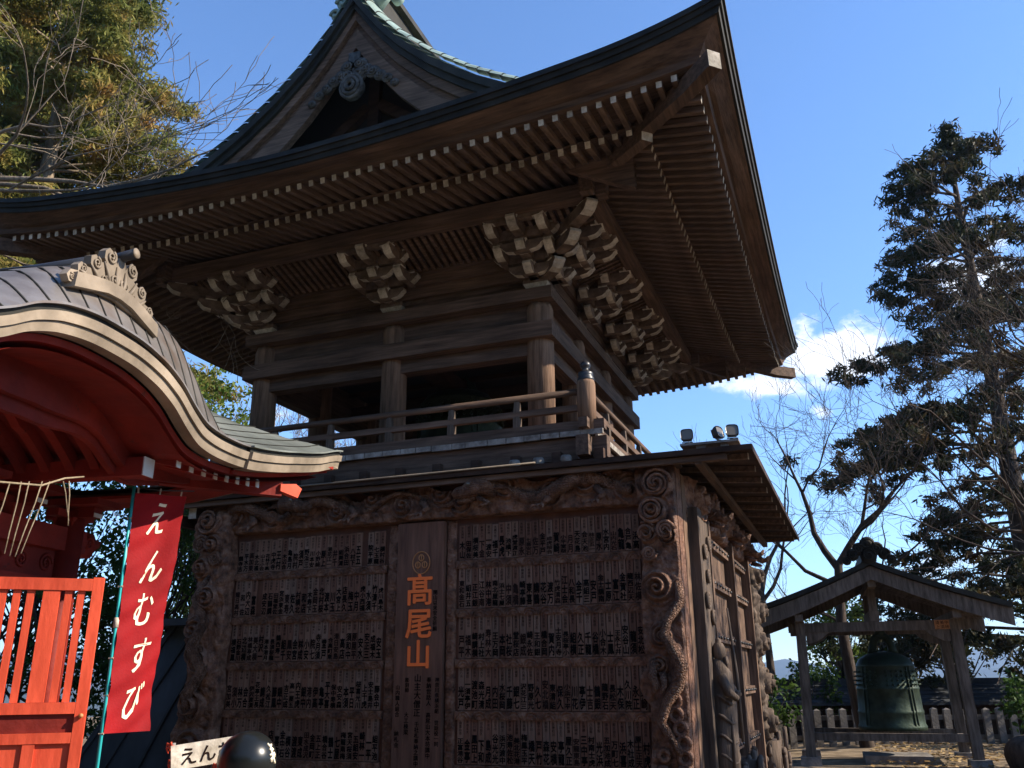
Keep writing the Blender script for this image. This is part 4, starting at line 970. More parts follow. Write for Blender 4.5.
# curved bargeboard
def wv(d): return .30*max(0, 1-d/1.9)+.06
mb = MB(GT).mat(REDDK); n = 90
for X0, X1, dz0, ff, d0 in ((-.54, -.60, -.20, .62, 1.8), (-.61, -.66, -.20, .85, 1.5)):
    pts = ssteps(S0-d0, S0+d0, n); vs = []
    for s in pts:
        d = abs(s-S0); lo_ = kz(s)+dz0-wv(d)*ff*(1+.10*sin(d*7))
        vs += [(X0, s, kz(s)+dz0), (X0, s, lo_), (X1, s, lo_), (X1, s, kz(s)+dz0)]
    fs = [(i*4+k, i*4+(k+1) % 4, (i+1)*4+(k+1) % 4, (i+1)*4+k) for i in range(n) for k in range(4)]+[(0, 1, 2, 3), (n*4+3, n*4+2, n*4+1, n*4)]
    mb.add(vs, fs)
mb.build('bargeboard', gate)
# curved ribs behind
for k in range(8):
    X0 = -.74-.20*k; mb = MB(GT).mat(REDDK); n = 26; vs = []
    for i in range(n+1):
        d = 1.0-2.0*i/n; s = S0+d; zc = 3.60-.50*abs(d)**1.7; w = .045+.02*(i % 5 == 0)
        vs += [(X0, s, zc), (X0-.07, s, zc), (X0-.07, s, zc-w-.06), (X0, s, zc-w-.06)]
    fs = [(i*4+j, i*4+(j+1) % 4, (i+1)*4+(j+1) % 4, (i+1)*4+j) for i in range(n) for j in range(4)]+[(0, 1, 2, 3), (n*4+3, n*4+2, n*4+1, n*4)]
    mb.add(vs, fs); mb.build('curved_rib', gate)
mb = MB(GT).mat(REDDK); n = 60; vs = []
for s in ssteps(S0-3.35, S0+3.35, n):
    d = abs(s-S0); z0 = kz(s)-.24; vs += [(-.15, s, z0), (-.8, s, z0+(.05 if d < 1.2 else .15)), (-2.2, s, z0+(.05 if d < 1.2 else .3)), (-4.3, s, z0)]
mb.add(vs, [(i*4+k, i*4+k+1, i*4+5+k, i*4+4+k) for i in range(n) for k in range(3)]); mb.build('soffit', gate)
# longitudinal beams with white ends, rafters with white ends, hip rafter
for sg in (1, -1):
    s = S0+sg*1.02
    mb = MB(GT).mat(REDDK); mb.bp((-4.2, s-.06, 2.96), (-.40, s+.06, 3.09)); mb.mat(WHITE); mb.bp((-.399, s-.061, 2.959), (-.39, s+.061, 3.091)); mb.build('longitudinal_beam', gate)
    for k in range(8):
        d = 1.12+.17*k; s = S0+sg*d; ln = min(1.5, 3.3-d+.2)
        z = 3.07+max(0, (d-1.2))**1.5*.085
        mb = MB(GT).mat(REDDK); mb.beam((-.23-ln, s, z+.25*ln), (-.23, s, z), .05, .062); mb.mat(WHITE); mb.box((-.226, s, z), (.008, .052, .066)); mb.build('rafter', gate)
    mb = MB(GT).mat(REDDK); a, b = Vector((-1.3, S0+sg*1.7, 3.20)), Vector((-.16, S0+sg*2.62, 3.17)); mb.beam(a, b, .1, .12); mb.mat(RED)
    mb.extr([(-.05, .0), (.15, -.035), (.19, .05), (.12, .085), (-.05, .06)], b-Vector((.0, 0, .02)), (.45, sg*.8, 0), (0, 0, 1), (.8, -sg*.45, 0), .07); mb.build('hip_rafter', gate)
# tube ridge, ornament
mb = MB(GT).mat(BLACK); mb.smooth = True
mb.tube([(-2.6, S0, 4.1), (-1.2, S0, 4.09), (-.7, S0, 4.095), (-.3, S0, 4.115)], .045, 12); mb.tube([(-.42, S0, 4.11), (-.1, S0, 4.13), (.02, S0, 4.15)], .032, 14); mb.tube([(-2.6, S0, 4.03), (-.35, S0, 4.04)], .07, 10)
mb.mat(CREAM); mb.tube([(.018, S0, 4.15), (.026, S0, 4.151)], .034, 14); mb.build('ridge_tube', gate)
mb = MB(GT).mat(CREAM); mb.smooth = False
base = [(-.47, 3.83), (-.3, 3.87), (-.14, 3.90), (0, 3.91), (.14, 3.90), (.3, 3.87), (.47, 3.82), (.48, 3.745), (.3, 3.79), (.14, 3.82), (0, 3.83), (-.14, 3.82), (-.3, 3.79), (-.48, 3.745)]
mb.extr([(a*.86, b+(.01 if b > 3.8 else 0)) for a, b in base], (-.14, S0, 0), (0, 1, 0), (0, 0, 1), (1, 0, 0), .10); orn = mb.build('ridge_ornament', gate)
SCZ = lambda z: 3.84+(z-3.84)*.84
half = [(0, 4.20), (.035, 4.16), (.05, 4.10), (.09, 4.17), (.15, 4.19), (.19, 4.15), (.19, 4.09), (.16, 4.06), (.22, 4.04), (.28, 4.07), (.325, 4.04), (.32, 3.98), (.29, 3.95), (.36, 3.94), (.41, 3.95), (.44, 3.915), (.43, 3.87), (.50, 3.85), (.53, 3.80), (.50, 3.76)]
for sg in (1, -1):
    mb = MB(GT).mat(CREAM); poly = [(a*.86, SCZ(b)) for a, b in half]+[(0, 3.83)]
    mb.extr(poly, (-.12, S0, 0), (0, sg, 0), (0, 0, 1), (1, 0, 0), .05); mb.smooth = True
    for (c0, c1, r, ph) in ((.125, 4.125, .052, 1.9), (.265, 4.01, .045, 1.6), (.385, 3.905, .034, 1.3), (.06, 3.97, .05, 2.5), (.17, 3.93, .036, 2.0), (.485, 3.80, .025, 1.0)): spiral(mb, (-.066, S0+sg*c0*.86, SCZ(c1)), r*.85, 1.6, (0, sg, 0), Z3, (1, 0, 0), r*.20, 1, ph)
    for (x0, z0, x1, z1) in ((.02, 3.87, .05, 4.08), (.1, 3.9, .19, 4.06), (.22, 3.88, .32, 3.97), (.34, 3.86, .42, 3.88)): mb.tube([(-.07, S0+sg*x0*.86, SCZ(z0)), (-.06, S0+sg*(x0*.7+x1*.3+.02)*.86, SCZ(z0*.5+z1*.5)), (-.066, S0+sg*x1*.86, SCZ(z1))], [.016, .013, .005], 6)
    mb.build('scrolls', orn)
# frame: pillars, tie beams, bracket blocks, transom panel
for s in (S0-1.85, S0+1.85):
    for X in (-1.6, -3.45):
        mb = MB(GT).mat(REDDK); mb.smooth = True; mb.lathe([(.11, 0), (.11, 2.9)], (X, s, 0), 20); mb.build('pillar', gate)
for X in (-1.6, -3.45):
    mb = MB(GT).mat(REDDK); mb.bp((X-.06, S0-2.0, 2.58), (X+.06, S0+2.0, 2.76)); mb.bp((X-.045, S0-1.8, 2.28), (X+.045, S0+1.8, 2.36)); mb.build('tie_beam', gate)
    for s in (S0-1.85, S0-1.2, S0-.6, S0, S0+.6, S0+1.2, S0+1.85):
        mb = MB(GT).mat(REDDK); mb.box((X, s, 2.80), (.2, .2, .09), None, .7); mb.bp((X-.05, s-.22, 2.845), (X+.05, s+.22, 2.90)); mb.bp((X-.2, s-.05, 2.848), (X+.24, s+.05, 2.93)); mb.bp((X-.16, s-.16, 2.932), (X+.34, s+.16, 2.98)); mb.mat(WHITE)
        mb.bp((X+.241, s-.052, 2.847), (X+.248, s+.052, 2.88)); mb.build('bracket_block', gate)
for s, sg in ((S0+1.94, 1), (S0-1.94, -1)):
    mb = MB(GT).mat(REDDK); mb.smooth = True
    mb.extr([(0, -.1), (.16, -.1), (.2, -.03), (.26, 0), (.27, .05), (.2, .06), (.17, .1), (0, .1)], (-1.64, s, 2.66), (0, sg, 0), (0, 0, 1), (1, 0, 0), .08); spiral(mb, (-1.55, s+sg*.11, 2.67), .055, 1.8, (0, sg, 0), Z3, (1, 0, 0), .012)
    mb.build('beam_nose', gate)
mb = MB(GT).mat(REDDK); mb.bp((-1.64, S0-1.75, 2.36), (-1.605, S0+1.75, 2.58)); mb.smooth = True
for k in range(13): spiral(mb, (-1.60, S0-1.6+k*.27, 2.47), .075, 2, (0, (-1)**k, 0), Z3, (1, 0, 0), .014)
mb.build('carved_transom', gate)
for X in (-2.3,):
    mb = MB(GT).mat(REDDK); mb.bp((X-.04, S0-1.8, .1), (X+.04, S0-.02, 2.3)); mb.bp((X-.04, S0+.02, .1), (X+.04, S0+.9, 2.3)); mb.build('inner_door', gate)
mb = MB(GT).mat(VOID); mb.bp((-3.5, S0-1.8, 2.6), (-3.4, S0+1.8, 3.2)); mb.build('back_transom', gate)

# open lattice leaf
LM = Matrix.Translation((-.1595, -6.843, 0)) @ Matrix.Rotation(radians(40), 4, 'Z')
leaf = thing('lattice_gate_leaf', 'bright vermilion lattice gate leaf with upright slats, standing open in the sun', 'gate leaf', (-.1595+LM.col[0][0]*-.5, -6.843+LM.col[0][1]*-.5, 0), radians(40))
def lb(nm, a, b, m_=RED, par=leaf): q = MB(LM).mat(m_); q.bp(a, b); return q.build(nm, par)
lb('stile', (-.052, -.022, .04), (0, .022, 2.125)); lb('stile', (-1.02, -.022, .04), (-.965, .022, 2.125))
lb('rail', (-.964, -.0235, 2.055), (-.053, .0195, 2.117)); lb('rail', (-.964, -.021, 1.44), (-.053, .019, 1.495)); lb('rail', (-.964, -.021, 1.30), (-.053, .019, 1.35)); lb('rail', (-.964, -.021, .10), (-.053, .019, .19))
lb('wide_stile', (-.285, -.018, 1.496), (-.205, .017, 2.054)); lb('wide_stile', (-.27, -.018, .191), (-.215, .017, 1.299)); lb('wide_stile', (-.66, -.018, 1.496), (-.59, .017, 2.054))
for x in (-.105, -.165, -.345, -.41, -.475, -.54, -.72, -.785, -.85, -.915): lb('slat', (x-.017, -.010, 1.496), (x+.017, .024, 2.054))
lb('panel', (-.964, -.004, 1.351), (-.053, .008, 1.439), REDDK); lb('panel', (-.964, -.004, .191), (-.053, .008, 1.299), RED)
mb = MB(LM).mat(GOLDOLD); mb.smooth = True; mb.lathe([(.001, -.012), (.01, -.008), (.013, 0), (.01, .008), (.001, .012)], (-.02, -.034, 1.43), 10); mb.build('knob', leaf)

# ------------------------------------------------------------------ nobori banner
ban = thing('banner', 'crimson upright banner with cream brush lettering hanging from a turquoise pole by the gate', 'banner', (-1.385, -5.49, 0))
mb = MB().mat(CYAN); mb.smooth = True; mb.tube([(-1.385, -5.49, 0), (-1.385, -5.49, 2.3), (-1.385, -5.49, 3.0)], .0125, 10); pole = mb.build('pole', ban)
mb = MB().mat(WPALE); mb.smooth = True; mb.tube([(-1.385, -5.49, 1.96), (-1.385, -5.49, 2.03)], .019, 10); mb.build('pole_joint', pole)
rh = Vector((cos(YAW), sin(YAW), 0)); fh = Vector((-sin(YAW), cos(YAW), 0))
def cloth(u, v, off=0):
    """u 0..1 across, v 0 top .. 1 bottom"""
    w = rh*(.285-.085*v)+fh*(.26+.05*v); z = 2.94-1.69*v
    n = w.cross(Vector((0, 0, -1))).normalized()
    if n.dot(CP-Vector((-1.3, -5.4, 2))) < 0: n = -n
    rip = .022*sin(u*7+v*5)*u+.014*sin(v*17+u*3)*u+.012*sin(v*41+u*2)*(1-u)*.6+.006*sin(v*63+u*9)
    return Vector((-1.365, -5.49, z+.02*u*(1-v)))+w*u+rh*(-.02*sin(v*3)*u)+n*(rip+off)
mb = MB().mat(CLOTH); mb.smooth = True
mb.grid(lambda u, v: cloth(u, v, 0), 14, 60); mb.grid(lambda u, v: cloth(u, v, -.0015), 14, 60, flip=True); cl = mb.build('cloth', ban)
for ch, v0, sz, du, sh in (('え', .105, .25, .52, .35), ('ん', .315, .25, .56, .45), ('む', .50, .245, .50, .22), ('す', .69, .24, .53, .35), ('び', .875, .235, .5, .4)):
    vs, fs, bd = glyph(ch); mb = MB().mat(CREAMINK)
    for dx in (-.022, .0, .022):
        pts = []
        for x, y in vs:
            a = (x-.5+dx*(1.2-1.6*y))*.62; b = (y-.38)*1.12; a += sh*b*.45; b += .18*a
            pts.append(cloth(du+a*sz/.37, v0-b*sz/1.69, .0035+.0004*(1+dx*50)))
        mb.add(pts, fs)
    mb.build('lettering', cl)
mb = MB().mat(BLACK); mb.smooth = True; mb.tube([(-1.385, -5.49, 2.985), cloth(.5, -.02), cloth(1.12, -.025)], .005, 6); mb.build('crossbar', ban)
for k in range(3): mb = MB().mat(WPALE); mb.tube([cloth(.05+.42*k, -.028), cloth(.05+.42*k, .0)], .007, 5); mb.build('tie_loop', ban)
for k in range(7):
    z = 2.75-.25*k; mb = MB().mat(WPALE); mb.tube([(-1.40, -5.50, z), cloth(.0, (2.94-z)/1.69)], .008, 5); mb.build('tie_loop', ban)
# ------------------------------------------------------------------ straw rope with hanging cords under the gate eaves
rp = thing('hanging_rope', 'thin straw rope strung below the gate eaves with loose cords hanging from it', 'rope', GT @ Vector((-.3, -3.7, 2.6)))
def gp(X, s, z): return GT @ Vector((X, s, z))
mb = MB().mat(ROPE); mb.smooth = True
mb.tube([gp(-.3, -5.2, 2.62), gp(-.3, -4.5, 2.6), gp(-.3, -3.81, 2.615), gp(-.3, -3.5, 2.66), gp(-.3, -3.32, 2.74), gp(-.5, -2.9, 2.85)], .006, 6); mb.build('main_rope', rp)
for (s, dz, ds) in ((-3.84, .42, -.02), (-3.74, .44, -.09), (-3.66, .40, -.03), (-3.60, .42, -.05), (-3.50, .44, -.11), (-3.44, .43, -.13), (-4.1, .4, .03), (-4.3, .45, -.05), (-3.33, .22, .10), (-3.28, .26, .05)):
    z0 = 2.615+max(0, (s+3.81))*.22; mb = MB().mat(ROPE); mb.smooth = True
    mb.tube([gp(-.3, s, z0), gp(-.295, s+ds*.3, z0-dz*.3), gp(-.3, s+ds*.7, z0-dz*.7), gp(-.3, s+ds, z0-dz)], .0038, 5); mb.build('cord', rp)
# ------------------------------------------------------------------ small sign, black ball on stand
sg_ = thing('wooden_sign', 'small pale wooden board with brushed characters tied up with red ribbon beside a thin post', 'sign', (.16, -6.3, 0))
mb = MB().mat(STONE); mb.smooth = True; mb.tube([(.0, -6.36, 0), (.005, -6.36, 1.27)], .011, 8); mb.tube([(.40, -6.19, 0), (.40, -6.19, 1.2)], .011, 8); mb.build('post', sg_)
rd = Vector((.60, .76, .11)).normalized(); un = Vector((0, 0, 1)); nn_ = rd.cross(un).normalized()
un = nn_.cross(rd)*-1 if nn_.cross(rd).z < 0 else nn_.cross(rd)
mb = MB().mat(WPALE); cb = Vector((.215, -6.285, 1.225)); R3 = Matrix((rd, -nn_, un)).transposed().to_4x4(); mb.box(cb, (.44, .014, .125), R3); bd_ = mb.build('board', sg_)
mb = MB().mat(INKSOFT)
for k, ch in enumerate('えんむす'): put_glyph(mb, ch, cb+rd*(-.13+.10*k)+nn_*.0075, rd, un, .095, .095, nn_, .002, bold=.01)
mb.build('writing', bd_)
mb = MB().mat(RED); mb.smooth = True
for bx_ in (Vector((.0, -6.375, 1.255)), Vector((.02, -6.37, 1.17)), Vector((.25, -6.28, 1.15)), Vector((.36, -6.22, 1.28))):
    mb = MB().mat(RED); mb.smooth = True
    for k in range(5):
        a = k*1.26; mb.tube([bx_, bx_+Vector((.022*cos(a), -.01, .022*sin(a))), bx_+Vector((.03*cos(a+.5), .0, .03*sin(a+.5)-.012))], [.008, .007, .003], 5)
    mb.build('red_ribbon', sg_)
bl = thing('lacquered_ball', 'glossy black ball with a white emblem on a slim dark stand at the bottom edge', 'ball', (.51, -6.37, 0))
mb = MB().mat(LACQ); mb.smooth = True; c0 = Vector((.51, -6.37, 1.19)); rr = .153
mb.lathe([(.001, -rr)]+[(rr*cos(a), rr*sin(a)*.98) for a in [-pi/2+pi*k/20 for k in range(1, 20)]]+[(.001, rr*.98)], c0, 36); mb.build('sphere', bl)
mb = MB().mat(BLACK); mb.smooth = True; mb.lathe([(.14, 0), (.13, .04), (.03, .07), (.025, .98), (.06, 1.04), (.05, 1.06)], (.51, -6.37, 0), 16); mb.build('stand', bl)
mb = MB().mat(CREAMINK); mb.smooth = True
def sph(a, e, k=1.004): return c0+Vector((cos(e)*cos(a), cos(e)*sin(a), sin(e)*.98))*rr*k
a0 = atan2(CP.y+6.37, CP.x-.51)+.98
for st_ in ([(-.12, .62), (.0, .50), (.12, .58)], [(-.1, .40), (.02, .46), (.12, .38)], [(.0, .5), (.02, .2), (-.08, .0)], [(-.14, .22), (.0, .26), (.14, .16)], [(.02, .2), (.1, .02), (.16, -.06)], [(-.12, .08), (-.02, .12), (.06, .1)], [(.1, .3), (.16, .2)]):
    mb.tube([sph(a0+a, e) for a, e in st_], .0065, 5)
mb.build('white_emblem', bl)

# ================================================================== BELL PAVILION
PA = radians(3); PO = Vector((3.82, 8.35, .0)); PM = Matrix.Translation(PO) @ Matrix.Rotation(PA, 4, 'Z')
pav = thing('bell_pavilion', 'small open timber pavilion with gabled roof sheltering a bronze bell', 'bell pavilion', PO, PA)
def pb(nm, parts_, m_=WPAV, par=pav, smooth=False):
    q = MB(PM).mat(m_); q.smooth = smooth
    for p_ in parts_:
        if len(p_) == 2: q.bp(*p_)
        else: q.beam(*p_)
    return q.build(nm, par)
for x in (-1.33, 1.33):
    for y in (-.8, .8):
        q = MB(PM).mat(WPAV); sx = 1 if x > 0 else -1; q.beam((x+sx*.05, y, .12), (x, y, 2.55), .17, .17, (0, 1, 0)); q.build('post', pav)
        q = MB(PM).mat(STONE); q.box((x+sx*.06, y, .08), (.34, .34, .22), None, 1.15); q.build('post_base', pav)
for y in (-.8, .8):
    pb('tie_beam', [((-1.55, y-.06, 2.36), (1.55, y+.06, 2.53))]); pb('ground_rail', [((-1.42, y-.05, .47), (1.42, y+.05, .60))])
    for s in (-1, 1):
        q = MB(PM).mat(WPAV); q.extr([(0, 0), (0, -.2), (.12, -.19), (.32, -.09), (.42, 0)], (s*1.24, y-.04, 2.36), (-s, 0, 0), Z3, Y3, .08); q.build('knee_bracket', pav)
for x in (-1.33, 1.33): pb('plate_beam', [((x-.07, -1.35, 2.54), (x+.07, 1.35, 2.66))]); pb('ground_rail', [((x-.05, -.74, .40), (x+.05, .74, .53))])
pb('bell_beam', [((-.09, -.86, 2.54), (.09, .86, 2.72))]); pb('ridge_beam', [((-.07, -1.35, 3.12), (.07, 1.35, 3.26))])
for y in (-.8, .8): pb('king_strut', [((-.07, y-.05, 2.54), (.07, y+.05, 3.12))])
def pz(x): return 3.50-.45*abs(x)+.035*x*x
xs = ssteps(-2.2, 2.2, 20)
for s, nm in ((-1.45, 'bargeboard'), (1.40, 'bargeboard')):
    for sg in (1, -1):
        q = MB(PM).mat(WPAV); xx = ssteps(0, 2.2, 10)
        poly = [(x, pz(x)-.02) for x in xx]+[(x, pz(x)-.26-.02*x) for x in xx[::-1]]
        q.extr(poly, (0, s, 0), (sg, 0, 0), Z3, Y3, .06); q.build(nm, pav)
q = MB(PM).mat(EDGE)
for a, b in zip(xs, xs[1:]):
    pa_ = [Vector((a, -1.52, pz(a)+.0)), Vector((b, -1.52, pz(b)+.0)), Vector((b, 1.52, pz(b)+.0)), Vector((a, 1.52, pz(a)+.0))]; up_ = Vector((0, 0, .09))
    q.add(pa_+[p_+up_ for p_ in pa_], [(3, 2, 1, 0), (4, 5, 6, 7), (0, 1, 5, 4), (2, 3, 7, 6), (1, 2, 6, 5), (3, 0, 4, 7)])
q.build('roof', pav)
for k in range(9):
    y = -1.25+k*.31
    for sg in (1, -1): q = MB(PM).mat(WPAV); q.beam((sg*.05, y, pz(.05)-.10), (sg*2.1, y, pz(2.1)-.06), .05, .06); q.build('rafter', pav)
q = MB(PM).mat(EDGE); q.bp((-.13, -1.5, 3.56), (.13, 1.5, 3.74)); q.build('ridge', pav)
for y in (-1.56,):
    q = MB(PM).mat(EDGE); q.smooth = True
    for (x, z, r) in ((0, 3.86, .14), (-.15, 3.78, .12), (.15, 3.78, .12), (-.27, 3.68, .11), (.27, 3.68, .11), (-.38, 3.58, .08), (.38, 3.58, .08), (0, 3.66, .15)):
        q.extr([(r*cos(2*pi*k/12), r*sin(2*pi*k/12)) for k in range(12)], (x, y, z), X3, Z3, Y3, .08); spiral(q, (x, y-.01, z), r*.8, 1.6, X3, Z3, NF, .018)
    q.build('ridge_end_ornament', pav)
q = MB(PM).mat(GOLDOLD); q.bp((1.0, -.872, 2.37), (1.32, -.862, 2.53)); q.mat(INK)
for k in range(4):
    for j in range(2): put_glyph(q, random.choice(CH), (1.05+.075*k, -.873, 2.485-.075*j), X3, Z3, .07, .07, NF, .002)
q.build('votive_label', pav)
bp_ = thing('temple_bell', 'green bronze bell hanging low between the posts of the small pavilion', 'bell', PM @ Vector((0, 0, .62)))
bell_mesh(PM @ Vector((.12, 0, .62)), .60, 1.40, bp_)
q = MB(PM).mat(STONE); q.bp((-.45, -.5, -.1), (.7, .5, .2)); tag(q.build('stone_plinth'), 'low pale stone block under the pavilion bell', 'stone block')

# ================================================================== FENCE, LOW ROOF BEHIND
FM = Matrix.Translation((6.0, 12.9, 0)) @ Matrix.Rotation(radians(19), 4, 'Z')
fen = thing('picket_fence', 'weathered fence of broad upright pickets running behind the bell pavilion', 'fence', (6.0, 12.9, 0), radians(19))
rng = random.Random(21)
for k in range(-30, 26):
    x = k*.29; q = MB(FM).mat(STONE); h = .84+rng.uniform(-.01, .01); q.bp((x-.075, -.04, -.1), (x+.075, .04, h)); q.add([(x-.075, -.04, h), (x+.075, -.04, h), (x+.075, .04, h), (x-.075, .04, h), (x, 0, h+.04)], [(0, 1, 4), (1, 2, 4), (2, 3, 4), (3, 0, 4)]); q.build('picket', fen)
q = MB(FM).mat(STONE); q.bp((-8.9, .045, .62), (7.4, .10, .72)); q.bp((-8.9, .045, .2), (7.4, .10, .3)); q.build('fence_rail', fen)
lw = thing('roofed_wall', 'long low wall under a blue-grey tiled coping behind the picket fence', 'wall', (5.3, 15.2, 0), radians(19))
LWM = Matrix.Translation((5.3, 15.2, 0)) @ Matrix.Rotation(radians(19), 4, 'Z')
q = MB(LWM).mat(WDARK); q.bp((-10, -.1, -.2), (8, .1, 1.0)); q.build('wall_body', lw)
q = MB(LWM).mat(SLATE)
for s in (-1, 1): q.add([(-10, s*.7, .92), (8, s*.7, .92), (8, 0, 1.42), (-10, 0, 1.42), (-10, s*.7, .88), (8, s*.7, .88), (8, 0, 1.36), (-10, 0, 1.36)], [(0, 1, 2, 3), (7, 6, 5, 4), (0, 4, 5, 1)])
for k in range(5): q.bp((-10, -.7+.13*k, .93+.093*k), (8, -.67+.13*k, .955+.093*k))
q.bp((-10, -.09, 1.36), (8, .09, 1.5)); q.build('tiled_coping', lw)
q = MB().mat(STONE); q.smooth = True  # dark lump in place of an unidentified form, probably a head
def bfn(u, v):
    a = 2*pi*u; e = -pi/2+pi*v; r = 1+.18*noise.noise(Vector((cos(a)*1.3, sin(a)*1.3, e*1.2))); return Vector((6.05+.42*r*cos(e)*cos(a), 7.4+.38*r*cos(e)*sin(a), .28+.36*r*sin(e)))
q.mat(BARKD); q.grid(bfn, 20, 12); tag(q.build('blob'), 'dark rounded boulder by the right edge, stand-in for what is probably a head', 'blob')

# ================================================================== TREES
def leaf_quads(P_, size, rng_, droop=0.0, elong=1.6):
    n = len(P_); P_ = np.asarray(P_)
    a = rng_.normal(size=(n, 3)); a[:, 2] -= droop; a /= np.linalg.norm(a, axis=1)[:, None]
    b = rng_.normal(size=(n, 3)); b -= (a*b).sum(1)[:, None]*a; b /= np.linalg.norm(b, axis=1)[:, None]
    s = size*rng_.uniform(.6, 1.35, size=(n, 1)); A = a*s*elong*.5; B = b*s*.5
    V = np.empty((n, 4, 3)); V[:, 0] = P_-A; V[:, 1] = P_+B*.8; V[:, 2] = P_+A; V[:, 3] = P_-B*.8
    return V.reshape(-1, 3), np.arange(n*4).reshape(-1, 4)
def grow(mb, p, d, ln, r, depth, rg, tips, spread=.6, up_=.12, nseg=4, kids=(2, 4), minr=.004, wob=.34, shrink=(.6, .8)):
    pts = [Vector(p)]; rad = [r]; dd = Vector(d).normalized()
    for i in range(nseg):
        dd = (dd+Vector((rg.gauss(0, wob), rg.gauss(0, wob), rg.gauss(0, wob)+up_))*.55).normalized(); pts.append(pts[-1]+dd*ln/nseg); rad.append(max(minr, r*(1-.5*(i+1)/nseg)))
    mb.tube(pts, rad, 7 if depth > 3 else (5 if depth > 1 else 3), False)
    if depth <= 0: tips.append((pts[-1], dd)); return
    n = rg.randint(*kids)
    for k in range(n):
        i = rg.randint(max(1, nseg-3), nseg) if k else nseg
        q = pts[i]; ax = Vector((rg.gauss(0, 1), rg.gauss(0, 1), rg.gauss(0, 1))).cross(dd).normalized()
        a = rg.uniform(.35, 1.0)*spread*1.3 if k else rg.uniform(0, .3)
        nd = (dd*cos(a)+ax*sin(a)).normalized()
        grow(mb, q, nd, ln*rg.uniform(*shrink), rad[i]*(.85 if k == 0 else rg.uniform(.5, .72)), depth-1, rg, tips, spread, up_, nseg, kids, minr, wob, shrink)
def bare_tree(base, dirs, label, seed, bark, trunk=None, depth=5, group=None, **kw):
    """trunk: list of points/radii; dirs: list of (start index, dir, len, r)"""
    t = thing('bare_tree', label, 'tree', base, 0, group); rg = random.Random(seed)
    mb = MB().mat(bark); mb.smooth = True; mb.tube([q for q, r in trunk], [r for q, r in trunk], 10, False); mb.build('trunk', t)
    mb = MB().mat(bark); mb.smooth = True; tips = []
    for p, d, ln, r in dirs: grow(mb, p, d, ln, r, depth, rg, tips, **kw)
    mb.build('branches', t); return t, tips
# bare tree behind the pavilion
bare_tree((3.45, 11.2, 0), [((3.3, 11.2, 3.9), (-.6, 0, 1), 2.0, .09), ((3.3, 11.2, 4.0), (.35, .1, 1), 2.1, .085), ((3.35, 11.2, 3.4), (-1.0, -.2, .75), 1.9, .06), ((3.35, 11.2, 3.2), (.9, .2, .7), 1.7, .055), ((3.4, 11.2, 2.6), (-1, .3, .6), 1.5, .04)],
          'bare tree with a slanting trunk and fine upswept twigs rising right behind the bell pavilion', 4, BARKD, [((3.45, 11.2, -.1), .17), ((3.3, 11.2, 1.3), .14), ((3.2, 11.2, 2.6), .12), ((3.3, 11.2, 4.05), .095)], depth=5, spread=.62, up_=.14, kids=(2, 4))
# bare tree beside tower, thinner
bare_tree((1.4, 13.5, 0), [((1.3, 13.5, 3.6), (.2, 0, 1), 2.2, .07), ((1.3, 13.5, 3.4), (.9, 0, .8), 2.0, .055), ((1.3, 13.5, 2.9), (-.6, 0, .9), 1.8, .05)],
          'slender bare tree whose fine crown shows just right of the canopy corner', 8, BARKD, [((1.4, 13.5, -.1), .13), ((1.35, 13.5, 1.8), .10), ((1.3, 13.5, 3.7), .075)], depth=5, spread=.55, up_=.14, kids=(2, 3))
# bare tree at right edge, trunk outside the frame
bare_tree((9.2, 8.0, 0), [((8.9, 7.8, 3.0), (-1, -.35, .30), 3.0, .085), ((9.0, 7.8, 4.4), (-1, -.3, .55), 2.9, .09), ((9.0, 7.8, 5.6), (-.7, -.1, .6), 2.3, .075), ((9.3, 7.8, 6.6), (.1, 0, 1), 2.6, .07), ((9.0, 7.8, 3.7), (-1, .2, .12), 2.6, .06), ((9, 7.8, 6.2), (-.4, -.5, .7), 2.0, .05)],
          'bare brown tree reaching long twiggy branches in from the right edge over the cedar', 15, BARKD, [((9.2, 8.0, -.1), .26), ((9.1, 7.9, 2.5), .21), ((9.0, 7.8, 5), .16), ((9.0, 7.8, 7), .10)], depth=5, spread=.62, up_=.05, kids=(2, 4))
# sunlit bare tree over the gate, left edge
bare_tree((-11.5, -1.5, 0), [((-11, -1.6, 8.7), (1, .1, .35), 2.9, .06), ((-11, -1.6, 9.6), (1, .2, .05), 3.0, .075), ((-11, -1.5, 10.2), (1, .25, -.02), 2.7, .06), ((-11, -1.6, 10.3), (.6, .1, .4), 2.0, .05), ((-11, -1.5, 8.2), (1, .0, .0), 2.7, .05)],
          'sunlit bare tree at the top left stretching a long twiggy branch towards the tower gable', 3, BARKL, [((-11.5, -1.5, 0), .3), ((-11.3, -1.5, 5), .22), ((-11, -1.6, 8.5), .16), ((-11, -1.5, 10.6), .09)], depth=5, spread=.55, up_=.02, kids=(2, 3), minr=.006, wob=.30)
# bare brown trees far behind the tower
for i, (x, y, lab) in enumerate(((-13.5, 15, 'tan bare tree seen through the left opening of the tower storey'), (-11, 18.5, 'tan bare tree seen between the tower posts, farther back'), (-16.2, 13.5, 'pale bare tree showing its twigs just above the gate roof'))):
    bare_tree((x, y, 0), [((x, y, 5.5), (.2, 0, 1), 2.9, .10), ((x, y, 4.6), (.8, 0, .9), 2.6, .08), ((x, y, 5.0), (-.8, .2, .9), 2.6, .08), ((x, y, 4.2), (.3, -.7, .9), 2.4, .07)], lab, 40+i, BARKL, [((x, y, -.1), .22), ((x, y, 3), .17), ((x, y, 5.6), .11)], depth=5, spread=.6, up_=.12, kids=(2, 4), minr=.009, group='bare trees behind the tower')

